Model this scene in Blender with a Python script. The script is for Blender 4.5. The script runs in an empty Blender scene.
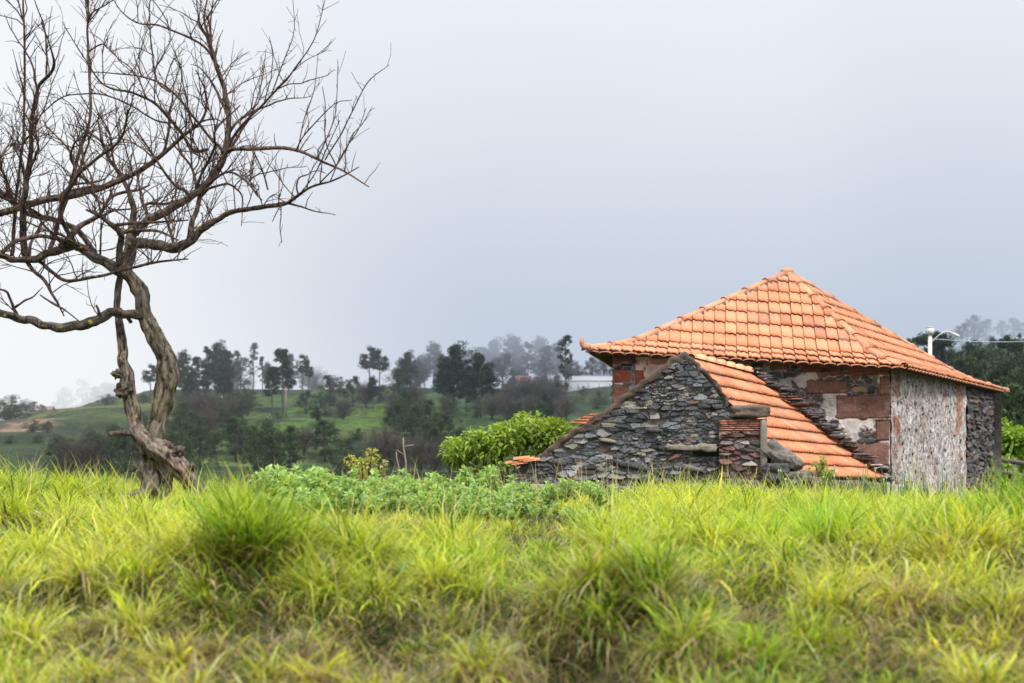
import bpy, math, random
import numpy as np
random.seed(7)
RNG = np.random.default_rng(11)
F = 50/36*1024          # focal length in photo pixels, used to turn measured directions into metres
HZ = 450.0              # row of the horizon
EZ = 1.6                # eye height above the datum
R = math.radians
col = bpy.context.scene.collection
V = lambda *a: np.array(a, dtype=float)

def P(px, py, Y):
    return V((px-512)/F*Y, Y, EZ+(HZ-py)/F*Y)
def unit(v):
    v = np.asarray(v, float); return v/np.linalg.norm(v)

# ------------------------------------------------------------------ noise
def _hash(ix, iy, iz, seed):
    h = (ix.astype(np.int64)*374761393 + iy.astype(np.int64)*668265263 + iz.astype(np.int64)*2147483647 + seed*974634777) & 0xffffffff
    h = ((h ^ (h >> 13))*1274126177) & 0xffffffff
    h = h ^ (h >> 16)
    return (h & 0xffffff)/float(0xffffff)
def vnoise(x, y, z=0.0, seed=0):
    x, y, z = np.broadcast_arrays(np.asarray(x, float), np.asarray(y, float), np.asarray(z, float))
    ix, iy, iz = np.floor(x).astype(np.int64), np.floor(y).astype(np.int64), np.floor(z).astype(np.int64)
    fx, fy, fz = x-ix, y-iy, z-iz
    fx, fy, fz = fx*fx*(3-2*fx), fy*fy*(3-2*fy), fz*fz*(3-2*fz)
    r = 0
    for dx in (0, 1):
        for dy in (0, 1):
            for dz in (0, 1):
                w = (fx if dx else 1-fx)*(fy if dy else 1-fy)*(fz if dz else 1-fz)
                r = r+w*_hash(ix+dx, iy+dy, iz+dz, seed)
    return r*2-1
def fbm(x, y, z=0.0, seed=0, o=4):
    a, s, r = 1.0, 1.0, 0.0
    for i in range(o):
        r = r+a*vnoise(np.asarray(x)*s, np.asarray(y)*s, np.asarray(z)*s, seed+i*17); a *= .5; s *= 2.03
    return r/1.9
def smooth(a, b, x):
    t = np.clip((x-a)/(b-a), 0, 1); return t*t*(3-2*t)

# ------------------------------------------------------------------ mesh collecting
class MB:
    def __init__(s): s.v = []; s.q = []; s.t = []; s.c = []; s.n = 0
    def add(s, v, q=None, t=None, c=(1, 1, 1)):
        v = np.asarray(v, float).reshape(-1, 3)
        s.v.append(v)
        c = np.asarray(c, float)
        if c.ndim == 1: c = np.tile(c, (len(v), 1))
        s.c.append(c)
        if q is not None and len(q): s.q.append(np.asarray(q, np.int64).reshape(-1, 4)+s.n)
        if t is not None and len(t): s.t.append(np.asarray(t, np.int64).reshape(-1, 3)+s.n)
        s.n += len(v)
    def build(s, name, mat, parent=None, smooth_=False, origin=None):
        v = np.concatenate(s.v); c = np.concatenate(s.c)
        if origin is not None: v = v-np.asarray(origin)
        q = np.concatenate(s.q) if s.q else np.zeros((0, 4), np.int64)
        t = np.concatenate(s.t) if s.t else np.zeros((0, 3), np.int64)
        me = bpy.data.meshes.new(name)
        me.vertices.add(len(v)); me.vertices.foreach_set('co', v.astype(np.float32).ravel())
        nl = q.size+t.size
        me.loops.add(nl); me.loops.foreach_set('vertex_index', np.concatenate([q.ravel(), t.ravel()]).astype(np.int32))
        me.polygons.add(len(q)+len(t))
        st = np.concatenate([np.arange(len(q))*4, q.size+np.arange(len(t))*3]).astype(np.int32)
        me.polygons.foreach_set('loop_start', st)
        me.update(calc_edges=True)
        a = me.color_attributes.new('Col', 'FLOAT_COLOR', 'POINT')
        a.data.foreach_set('color', np.concatenate([c, np.ones((len(c), 1))], 1).astype(np.float32).ravel())
        if smooth_: me.polygons.foreach_set('use_smooth', np.ones(len(me.polygons), bool))
        me.validate()
        o = bpy.data.objects.new(name, me); col.objects.link(o)
        if mat: me.materials.append(mat)
        if origin is not None and parent is None: o.location = origin
        if parent is not None: o.parent = parent
        return o

def tag(o, label=None, cat=None, group=None, kind=None):
    if label: o['label'] = label
    if cat: o['category'] = cat
    if group: o['group'] = group
    if kind: o['kind'] = kind
    return o
def empty(name, loc, label, cat, group=None):
    o = bpy.data.objects.new(name, None); col.objects.link(o); o.location = loc; o.empty_display_size = .2
    return tag(o, label, cat, group)
def copy_tree(o, parent=None):
    c = o.copy(); col.objects.link(c)
    if parent is not None: c.parent = parent
    for ch in list(o.children): copy_tree(ch, c)
    return c

def tube(mb, pts, rad, sides=8, c=(1, 1, 1), bump=0.0, seed=0, cap=True, freq=9.0, grooves=False):
    pts = np.asarray(pts, float); rad = np.asarray(rad, float); n = len(pts)
    d = np.gradient(pts, axis=0); d /= np.linalg.norm(d, axis=1)[:, None]+1e-9
    arc = np.concatenate([[0], np.cumsum(np.linalg.norm(np.diff(pts, axis=0), axis=1))]); kc = np.ones((n, sides, 3))
    up = V(0, 1, 0) if abs(d[0][1]) < .9 else V(1, 0, 0)
    vs = np.zeros((n, sides, 3)); a = np.arange(sides)*2*math.pi/sides
    u = unit(np.cross(d[0], up))
    for i in range(n):
        u = u-d[i]*np.dot(u, d[i]); u = u/np.linalg.norm(u); w = np.cross(d[i], u)
        rr = rad[i]*np.ones(sides)
        ring = pts[i]+rr[:, None]*(np.cos(a)[:, None]*u+np.sin(a)[:, None]*w)
        if bump:
            k = fbm(ring[:, 0]*freq, ring[:, 1]*freq, ring[:, 2]*freq*.45, seed, 3)
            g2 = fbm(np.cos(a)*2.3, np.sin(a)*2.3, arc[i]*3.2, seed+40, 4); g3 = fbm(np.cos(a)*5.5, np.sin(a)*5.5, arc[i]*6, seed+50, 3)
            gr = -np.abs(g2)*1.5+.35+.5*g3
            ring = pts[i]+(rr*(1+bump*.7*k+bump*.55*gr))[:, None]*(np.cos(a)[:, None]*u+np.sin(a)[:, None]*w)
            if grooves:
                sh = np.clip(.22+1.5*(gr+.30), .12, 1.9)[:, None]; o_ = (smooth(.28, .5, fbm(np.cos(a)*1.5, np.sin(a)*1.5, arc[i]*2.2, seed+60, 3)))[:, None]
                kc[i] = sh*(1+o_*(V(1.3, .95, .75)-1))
        vs[i] = ring
    q = []
    for i in range(n-1):
        for j in range(sides):
            k = (j+1) % sides
            q.append((i*sides+j, i*sides+k, (i+1)*sides+k, (i+1)*sides+j))
    v = vs.reshape(-1, 3); t = []
    if cap:
        v = np.vstack([v, pts[0], pts[-1]+d[-1]*rad[-1]*.4]); N = n*sides
        for j in range(sides):
            k = (j+1) % sides
            t.append((N, k, j)); t.append((N+1, (n-1)*sides+j, (n-1)*sides+k))
    if isinstance(c, np.ndarray) and c.ndim == 2 and len(c) == n:
        c = np.repeat(c, sides, 0)*kc.reshape(-1, 3)
        if cap: c = np.vstack([c, c[:1], c[-1:]])
    mb.add(v, q, t, c)

def spline(pts, step):
    """Catmull-Rom resample of an (n,k) array."""
    p = np.asarray(pts, float)
    p = np.vstack([2*p[0]-p[1], p, 2*p[-1]-p[-2]]); out = []
    for i in range(1, len(p)-2):
        L = np.linalg.norm(p[i+1][:3]-p[i][:3]); m = max(1, int(L/step))
        for k in range(m):
            t = k/m
            out.append(.5*((2*p[i])+(-p[i-1]+p[i+1])*t+(2*p[i-1]-5*p[i]+4*p[i+1]-p[i+2])*t*t+(-p[i-1]+3*p[i]-3*p[i+1]+p[i+2])*t**3))
    out.append(p[-2]); return np.array(out)

def box(mb, o, a, b, c_, colr=(1, 1, 1)):
    """box with corner o and edge vectors a, b, c_"""
    o, a, b, c_ = map(np.asarray, (o, a, b, c_))
    v = [o, o+a, o+a+b, o+b, o+c_, o+a+c_, o+a+b+c_, o+b+c_]
    mb.add(v, [(0, 3, 2, 1), (4, 5, 6, 7), (0, 1, 5, 4), (1, 2, 6, 5), (2, 3, 7, 6), (3, 0, 4, 7)], c=colr)

_ico = None
def rock(mb, cen, ax, c=(1, 1, 1), seed=0, rough=.22, boxy=.5, sub=10):
    """lumpy rock: rounded-box grid sphere with axes ax (3x3 rows are half extents)"""
    n = sub; lat = np.linspace(-math.pi/2, math.pi/2, n+1)[1:-1]; lon = np.arange(n*2)*math.pi/n
    P_ = [(0, 0, -1)]
    for la in lat:
        for lo in lon: P_.append((math.cos(la)*math.cos(lo), math.cos(la)*math.sin(lo), math.sin(la)))
    P_.append((0, 0, 1)); p = np.array(P_)
    m = np.abs(p).max(1)[:, None]; p = p*(1-boxy)+p/m*boxy
    k = fbm(p[:, 0]*1.6+seed*3.1, p[:, 1]*1.6, p[:, 2]*1.6, seed, 5)+(.28*fbm(p[:, 0]*6+seed, p[:, 1]*6, p[:, 2]*6, seed+3, 3) if sub >= 12 else 0)
    p = p*(1+rough*k[:, None]); v = cen+p@np.asarray(ax)
    w = n*2; q = []; t = []
    for j in range(w):
        t.append((0, 1+(j+1) % w, 1+j)); t.append((len(p)-1, len(p)-1-w+j, len(p)-1-w+(j+1) % w))
    for i in range(n-2):
        for j in range(w): q.append((1+i*w+j, 1+i*w+(j+1) % w, 1+(i+1)*w+(j+1) % w, 1+(i+1)*w+j))
    mb.add(v, q, t, c)

# ------------------------------------------------------------------ materials
def mat(name): 
    m = bpy.data.materials.new(name); m.use_nodes = True; nt = m.node_tree; nt.nodes.clear()
    out = nt.nodes.new('ShaderNodeOutputMaterial'); return m, nt, out
def nd(nt, t, **k):
    n = nt.nodes.new(t)
    for a, b in k.items():
        if a.startswith('_'): setattr(n, a[1:], b)
        else:
            n.inputs[a.replace('__', ' ')].default_value = b
    return n
def mixc(nt, a, b, f, mode='MIX'):
    n = nt.nodes.new('ShaderNodeMix'); n.data_type = 'RGBA'; n.blend_type = mode
    for s, x in ((0, f), (6, a), (7, b)):
        if isinstance(x, bpy.types.NodeSocket): nt.links.new(x, n.inputs[s])
        else: n.inputs[s].default_value = x if s == 0 else (tuple(x)+(1,) if len(x) == 3 else x)
    return n.outputs[2]
def ramp(nt, fac, stops):
    n = nt.nodes.new('ShaderNodeValToRGB'); nt.links.new(fac, n.inputs[0]); e = n.color_ramp.elements
    while len(e) < len(stops): e.new(.5)
    for i, (p, c) in enumerate(stops):
        e[i].position = p; e[i].color = (c, c, c, 1) if isinstance(c, (int, float)) else tuple(c)+(1,)
    return n.outputs[0]
def noise(nt, scale, detail=5, rough=.6, vec=None, dist=0):
    n = nd(nt, 'ShaderNodeTexNoise', Scale=scale, Detail=detail, Roughness=rough, Distortion=dist)
    if vec is not None: nt.links.new(vec, n.inputs[0])
    return n.outputs[0]
def pos(nt): return nd(nt, 'ShaderNodeNewGeometry').outputs['Position']
def colattr(nt):
    n = nd(nt, 'ShaderNodeVertexColor'); n.layer_name = 'Col'; return n.outputs[0]
def finish(nt, out, colr, rough=.85, bump=None, bdist=.01, bstr=.6, spec=.3):
    b = nd(nt, 'ShaderNodeBsdfPrincipled', Roughness=rough); b.inputs['Specular IOR Level'].default_value = spec
    nt.links.new(colr, b.inputs['Base Color'])
    if bump is not None:
        bp = nd(nt, 'ShaderNodeBump', Strength=bstr, Distance=bdist); nt.links.new(bump, bp.inputs['Height']); nt.links.new(bp.outputs[0], b.inputs['Normal'])
    nt.links.new(b.outputs[0], out.inputs[0]); return b

def stone_mat(name, scale=14, lich=.35, tint=(.55, .52, .48)):
    m, nt, out = mat(name); p = pos(nt); c = colattr(nt)
    n1 = noise(nt, scale, 8, .7, p); n2 = noise(nt, scale*3.3, 6, .7, p); n3 = noise(nt, 2.2, 4, .6, p)
    c1 = mixc(nt, c, (.55, .55, .55), ramp(nt, n1, [(.3, 0.0), (.75, .0)]))
    dark = mixc(nt, c, (.5, .5, .5), 1.0, 'MULTIPLY')
    c2 = mixc(nt, dark, c, ramp(nt, n2, [(.32, 0), (.6, 1)]))
    c3 = mixc(nt, c2, tint, ramp(nt, n1, [(.55, 0), (.72, lich)]))
    finish(nt, out, c3, .9, n2, .012, .9); return m
M = {}
M['stone'] = stone_mat('basalt_stone')
M['masonry'] = stone_mat('masonry_face', 30, .12, (.5, .48, .45))
M['tuff'] = stone_mat('red_tuff', 11, .42, (.52, .40, .35))
M['coping'] = stone_mat('mossy_mortar', 18, .3, (.42, .38, .33))

def mortar_mat(name, a, b, dark, scale=7):
    m, nt, out = mat(name); p = pos(nt)
    n1 = noise(nt, scale, 8, .7, p); n2 = noise(nt, scale*5, 6, .7, p); n3 = noise(nt, scale*.3, 3, .5, p)
    c = mixc(nt, a, b, ramp(nt, n1, [(.38, 0), (.6, 1)]))
    c = mixc(nt, c, dark, ramp(nt, n2, [(.50, 0), (.62, .9)]))
    c = mixc(nt, c, dark, ramp(nt, n3, [(.5, 0), (.66, .7)]))
    finish(nt, out, c, .95, n2, .02, 1.0); return m
M['mortar'] = mortar_mat('lime_mortar', (.66, .58, .55), (.46, .36, .32), (.11, .095, .09))
M['mortar_dark'] = mortar_mat('dark_mortar', (.36, .33, .315), (.22, .19, .175), (.07, .06, .055))

def plaster_mat():
    m, nt, out = mat('worn_plaster'); p = pos(nt)
    mp = nd(nt, 'ShaderNodeMapping'); mp.inputs['Scale'].default_value = (1, 1, .82); nt.links.new(p, mp.inputs[0])
    n1 = noise(nt, 15, 12, .8, mp.outputs[0], .3); n2 = noise(nt, 38, 10, .8, mp.outputs[0], .2); n3 = noise(nt, 1.3, 4, .6, mp.outputs[0]); n4 = noise(nt, 2.4, 5, .6, p)
    base = mixc(nt, (.76, .71, .71), (.58, .48, .46), ramp(nt, n4, [(.42, 0), (.62, 1)]))
    base = mixc(nt, base, (.34, .15, .10), ramp(nt, n3, [(.60, 0), (.70, .8)]))
    c = mixc(nt, base, (.12, .11, .105), ramp(nt, n1, [(.53, 0), (.60, .85)]))
    c = mixc(nt, c, (.30, .26, .25), ramp(nt, n2, [(.53, 0), (.60, .7)]))
    n5 = noise(nt, 3.5, 8, .75, mp.outputs[0]); c = mixc(nt, c, (.20, .18, .17), ramp(nt, n5, [(.60, 0), (.70, .5)]))
    ca = colattr(nt)
    c = mixc(nt, c, ca, 1.0, 'MULTIPLY')
    bb = nd(nt, 'ShaderNodeMath', _operation='ADD'); nt.links.new(ramp(nt, n1, [(.50, 1), (.60, 0)]), bb.inputs[0]); nt.links.new(n2, bb.inputs[1])
    finish(nt, out, c, .95, bb.outputs[0], .03, 1.0); return m
M['plaster'] = plaster_mat()

def tile_mat():
    m, nt, out = mat('terracotta_tile'); p = pos(nt); c = colattr(nt)
    n1 = noise(nt, 5, 7, .7, p); n2 = noise(nt, 30, 6, .7, p); n3 = noise(nt, 1.1, 4, .6, p)
    c1 = mixc(nt, c, (.60, .36, .26), ramp(nt, n1, [(.5, 0), (.8, .35)]))
    c1 = mixc(nt, c1, (.16, .085, .065), ramp(nt, n2, [(.55, 0), (.68, .65)]))
    c1 = mixc(nt, c1, (.30, .20, .15), ramp(nt, n3, [(.5, 0), (.7, .5)]))
    n6 = noise(nt, 11, 8, .8, p, .5); c1 = mixc(nt, c1, (.70, .44, .30), ramp(nt, n6, [(.54, 0), (.64, .4)])); n7 = noise(nt, 3.1, 8, .8, p, 1.0); c1 = mixc(nt, c1, (.13, .105, .08), ramp(nt, n7, [(.58, 0), (.68, .6)]))
    finish(nt, out, c1, .8, n2, .006, .6); return m
M['tile'] = tile_mat()

def bark_mat():
    m, nt, out = mat('old_bark'); p = pos(nt); c = colattr(nt)
    mp = nd(nt, 'ShaderNodeMapping'); mp.inputs['Scale'].default_value = (1, 1, .28); nt.links.new(p, mp.inputs[0])
    n1 = noise(nt, 26, 9, .72, mp.outputs[0], .6); n2 = noise(nt, 60, 6, .7, p); n3 = noise(nt, 5, 4, .6, p); n4 = noise(nt, 9, 3, .5, p)
    dk = mixc(nt, c, (.16, .13, .11), 1.0, 'MULTIPLY')
    lt = mixc(nt, c, (1.9, 1.85, 1.8), 1.0, 'MULTIPLY')
    a = mixc(nt, dk, c, ramp(nt, n1, [(.40, 0), (.5, 1)]))
    a = mixc(nt, a, lt, ramp(nt, n1, [(.54, 0), (.68, 1)]))
    a = mixc(nt, a, (.36, .37, .33), ramp(nt, n2, [(.62, 0), (.70, .7)]))
    a = mixc(nt, a, (.15, .16, .05), ramp(nt, n3, [(.58, 0), (.72, .5)]))
    a = mixc(nt, a, (.45, .33, .04), ramp(nt, n4, [(.68, 0), (.73, .7)]))
    finish(nt, out, a, .9, n1, .02, 1.0); return m
M['bark'] = bark_mat()

def plain(name, c, rough=.7, scale=8, var=.25, attr=False, metal=0):
    m, nt, out = mat(name); p = pos(nt); n1 = noise(nt, scale, 6, .65, p)
    base = colattr(nt) if attr else None
    if base is None:
        a = mixc(nt, tuple(x*(1-var) for x in c), tuple(min(1, x*(1+var)) for x in c), n1)
    else: a = mixc(nt, mixc(nt, base, (1-var,)*3, 1.0, 'MULTIPLY'), base, n1)
    b = finish(nt, out, a, rough, n1, .01, .4); b.inputs['Metallic'].default_value = metal; return m

def leaf_mat(name, trans=.35, rough=.55, spec=.3, var=.35):
    m, nt, out = mat(name); c = colattr(nt); p = pos(nt)
    n = noise(nt, 3.0, 3, .5, p)
    c2 = mixc(nt, mixc(nt, c, (1-var,)*3, 1.0, 'MULTIPLY'), c, ramp(nt, n, [(.35, 0), (.6, 1)]))
    b = nd(nt, 'ShaderNodeBsdfPrincipled', Roughness=rough); b.inputs['Specular IOR Level'].default_value = spec
    t = nd(nt, 'ShaderNodeBsdfTranslucent'); mx = nd(nt, 'ShaderNodeMixShader', Fac=trans)
    nt.links.new(c2, b.inputs['Base Color']); nt.links.new(mixc(nt, c2, (1.25, 1.2, .7), 1.0, 'MULTIPLY'), t.inputs[0])
    nt.links.new(b.outputs[0], mx.inputs[1]); nt.links.new(t.outputs[0], mx.inputs[2]); nt.links.new(mx.outputs[0], out.inputs[0]); return m
M['grass'] = leaf_mat('grass_blade', .5, .4, .5, .12)
M['leaf'] = leaf_mat('broad_leaf', .35, .45, .4, .2)
M['foliage'] = leaf_mat('far_foliage', .2, .9, .05, .3)
M['wood_far'] = plain('far_trunk_bark', (.1, .09, .085), .95, 2, .3, attr=True)

# ------------------------------------------------------------------ terrain
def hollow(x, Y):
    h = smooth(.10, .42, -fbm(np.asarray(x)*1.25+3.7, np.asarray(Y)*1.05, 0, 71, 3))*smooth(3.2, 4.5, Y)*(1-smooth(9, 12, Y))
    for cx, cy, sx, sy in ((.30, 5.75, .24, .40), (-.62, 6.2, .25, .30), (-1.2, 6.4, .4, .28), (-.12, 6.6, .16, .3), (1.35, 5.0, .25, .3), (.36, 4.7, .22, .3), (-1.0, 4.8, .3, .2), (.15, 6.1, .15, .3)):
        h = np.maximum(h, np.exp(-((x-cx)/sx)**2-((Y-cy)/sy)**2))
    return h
def ground(x, Y):
    """height of the near bank and field"""
    x = np.asarray(x, float); Y = np.asarray(Y, float)
    prof = np.interp(Y, [-12, 0, 2.5, 3.5, 4.6, 5.6, 6.6, 8, 10, 14, 19, 22, 27, 34, 46], [-1.75, -1.7, -1.62, -1.37, -1.13, -.92, -.78, -.70, -.68, -.70, -.84, -.90, -1.0, -1.35, -3.2])
    b = .09*fbm(x*.8, Y*.8, 0, 3, 3)*smooth(2.5, 5, Y)+.04*fbm(x*2.6, Y*2.6, 0, 5, 2)
    def g(cx, cy, sx, sy): return np.exp(-((x-cx)/sx)**2-((Y-cy)/sy)**2)
    b = b+.26*g(.68, 6.4, .50, .5)+.12*g(-1.35, 7.4, .5, .6)-.16*g(.1, 5.5, .45, .5)-.08*g(-.55, 6.3, .3, .5)+.10*g(3.4, 9, 1.2, 1.5)+.08*g(-4.6, 12, 2.2, 2.5)-.1*g(-1.9, 5.9, .4, .4)
    b = b-.25*hollow(x, Y)+.10*fbm(x*1.5, Y*1.5, 0, 13, 2)*smooth(3, 4.5, Y)*(1-smooth(8, 11, Y))
    b = b+.17*g(1.7, 16.5, 1.5, 1.8)+.11*g(1.0, 8.4, .9, 1.2)
    b = b+.20*(1-smooth(-5, -3.6, x))*smooth(7, 12, Y)-.05*g(-3.3, 12.5, .8, 2.5)+.07*g(-1.2, 15, 1.8, 3)
    return EZ+prof+b
def hill(x, Y):
    x = np.asarray(x, float); Y = np.asarray(Y, float)
    prof = np.interp(Y, [34, 46, 60, 80, 100, 130, 160, 200, 240, 265, 300, 400, 600, 1500], [-1.4, -3.2, -7, -9.5, -7.5, -3.4, -.4, 4.6, 9.4, 11.6, 12.6, 13.2, 10, 0])
    far = smooth(100, 220, Y)
    sc = np.where(x < 0, np.clip(1-.018*np.clip(-x-65, 0, 200), .42, 1), 1+.002*np.clip(x, 0, 150))
    h = prof*(1-far)+prof*far*sc
    h = h+smooth(60, 120, Y)*(1.3*fbm(x*.02, Y*.02, 0, 31, 3)+.35*fbm(x*.09, Y*.09, 0, 35, 3))
    # terraces
    tz = h/2.2; tt = (np.floor(tz)+smooth(.55, .95, tz-np.floor(tz)))*2.2
    k = smooth(110, 140, Y)*(1-smooth(300, 400, Y))
    h = h*(1-k*.55)+tt*k*.55
    # forested shoulder on the right
    h = h+smooth(38, 75, x)*smooth(90, 150, Y)*(1-smooth(200, 330, Y)*.4)*9*smooth(.24, .34, x/np.maximum(Y, 1))
    return EZ+h

def grid(xs, ys, hf):
    X, Y = np.meshgrid(xs, ys); Z = hf(X, Y); nx, ny = len(xs), len(ys)
    v = np.stack([X.ravel(), Y.ravel(), Z.ravel()], 1)
    i = np.arange(ny-1)[:, None]*nx+np.arange(nx-1)[None]; i = i.ravel()
    return v, np.stack([i, i+1, i+nx+1, i+nx], 1)

m, nt, out = mat('field_soil'); p = pos(nt); n1 = noise(nt, 6, 7, .7, p)
finish(nt, out, mixc(nt, (.022, .024, .008), (.07, .065, .022), ramp(nt, n1, [(.35, 0), (.65, 1)])), .95, n1, .03, 1); M['soil'] = m
mb = MB(); v, q = grid(np.linspace(-45, 45, 226), np.concatenate([np.linspace(-12, 20, 160), np.linspace(20.4, 46, 60)]), ground); mb.add(v, q)
tag(mb.build('field_ground', M['soil'], smooth_=True), 'grassy bank and field in the foreground', kind='structure')

m, nt, out = mat('hillside_turf'); p = pos(nt); c = colattr(nt)
n1 = noise(nt, .9, 8, .72, p); n2 = noise(nt, .16, 5, .6, p)
a = mixc(nt, mixc(nt, c, (.38, .42, .42), 1.0, 'MULTIPLY'), c, ramp(nt, n1, [(.40, 0), (.58, 1)]))
a = mixc(nt, a, (.012, .022, .010), ramp(nt, n2, [(.48, 0), (.60, .85)]))
finish(nt, out, a, .95, n1, .5, .8); M['hill'] = m
ys = np.concatenate([np.arange(44, 120, 2.0), np.arange(120, 300, 1.25), np.arange(300, 520, 5), np.linspace(520, 1500, 20)])
v, q = grid(np.concatenate([np.linspace(-900, -262, 14), np.arange(-260, 260.1, 2.0), np.linspace(262, 900, 14)]), ys, hill)
x_, y_ = v[:, 0], v[:, 1]
g1 = V(.080, .135, .022); g2 = V(.038, .066, .016); yel = V(.19, .20, .04); brn = V(.23, .13, .085)
k = smooth(-.2, .35, fbm(x_*.03, y_*.045, 0, 51, 4))[:, None]
cc = g2*(1-k)+g1*k
k = (smooth(.25, .5, fbm(x_*.05, y_*.09, 0, 57, 3))*.6)[:, None]; cc = cc*(1-k)+yel*.6*k
pxs = x_/np.maximum(y_, 1)*F+512
def patch(cx, cy, sx, sy, colr, s=.25):
    """an individual field, given in ground metres"""
    global cc
    w = np.maximum(np.abs(x_-cx)/sx, np.abs(y_-cy)/sy)+.12*fbm(x_*.1, y_*.1, 0, 77, 3)
    k = (1-smooth(1-s, 1, w))[:, None]; cc = cc*(1-k)+np.asarray(colr)*k
patch(-78, 199, 15, 7, (.34, .22, .15), .12)
patch(-79, 212, 14, 5, (.07, .15, .03)); patch(-62, 228, 16, 6, (.20, .19, .05)); patch(-72, 232, 14, 5, (.10, .15, .05))
patch(-28, 232, 24, 16, (.07, .13, .02)); patch(-34, 165, 14, 9, (.12, .18, .05)); patch(-20, 205, 16, 14, (.09, .16, .02)); patch(2, 190, 16, 10, (.075, .14, .02))
patch(8, 225, 14, 9, (.07, .11, .03))
mb = MB(); mb.add(v, q, c=cc); tag(mb.build('hillside', M['hill'], smooth_=True), 'terraced green hillside across the valley', kind='structure')

# ------------------------------------------------------------------ grass
def blades(mb, base, L, W, yaw, th0, th1, twist, croot, ctip, seg=4, drift=None):
    n = len(base); s = np.linspace(0, 1, seg+1)
    dirx = np.stack([np.cos(yaw), np.sin(yaw)], 1)
    pts = np.zeros((n, seg+1, 3)); pts[:, 0] = base
    for i in range(seg):
        th = th0+(th1-th0)*(i+.5)/seg
        if drift is not None: ya = yaw+drift*i; dirx = np.stack([np.cos(ya), np.sin(ya)], 1)
        pts[:, i+1, :2] = pts[:, i, :2]+dirx*(np.sin(th)*L/seg)[:, None]
        pts[:, i+1, 2] = pts[:, i, 2]+np.cos(th)*L/seg
    side = np.stack([-np.sin(yaw+twist), np.cos(yaw+twist), np.zeros(n)], 1)
    wid = np.array([.75, 1.0, .9, .6, 0])[:seg+1] if seg == 4 else np.array([.8, 1, .7, 0])
    vs = np.zeros((n, 2*seg+1, 3)); cs = np.zeros((n, 2*seg+1, 3))
    for i in range(seg):
        o = side*(W*wid[i]*.5)[:, None]
        vs[:, 2*i] = pts[:, i]-o; vs[:, 2*i+1] = pts[:, i]+o
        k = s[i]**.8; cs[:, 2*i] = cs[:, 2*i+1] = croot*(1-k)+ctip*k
    vs[:, 2*seg] = pts[:, seg]; cs[:, 2*seg] = ctip
    b = (np.arange(n)*(2*seg+1))[:, None, None]
    q = np.array([[2*i, 2*i+1, 2*i+3, 2*i+2] for i in range(seg-1)])[None]+b
    t = np.array([[2*seg-2, 2*seg-1, 2*seg]])[None]+b
    mb.add(vs.reshape(-1, 3), q.reshape(-1, 4), t.reshape(-1, 3), cs.reshape(-1, 3))

def scatter(n, y0, y1, dens, margin=1.2):
    """points in the wedge the field shows, with density falling off"""
    Yl = np.linspace(y0, y1, 400); w = dens(Yl)*(.78*Yl+2*margin); c = np.cumsum(w); c /= c[-1]
    Y = np.interp(RNG.random(n), c, Yl); x = (RNG.random(n)-.5)*(.76*Y+2*margin); return x, Y

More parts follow.
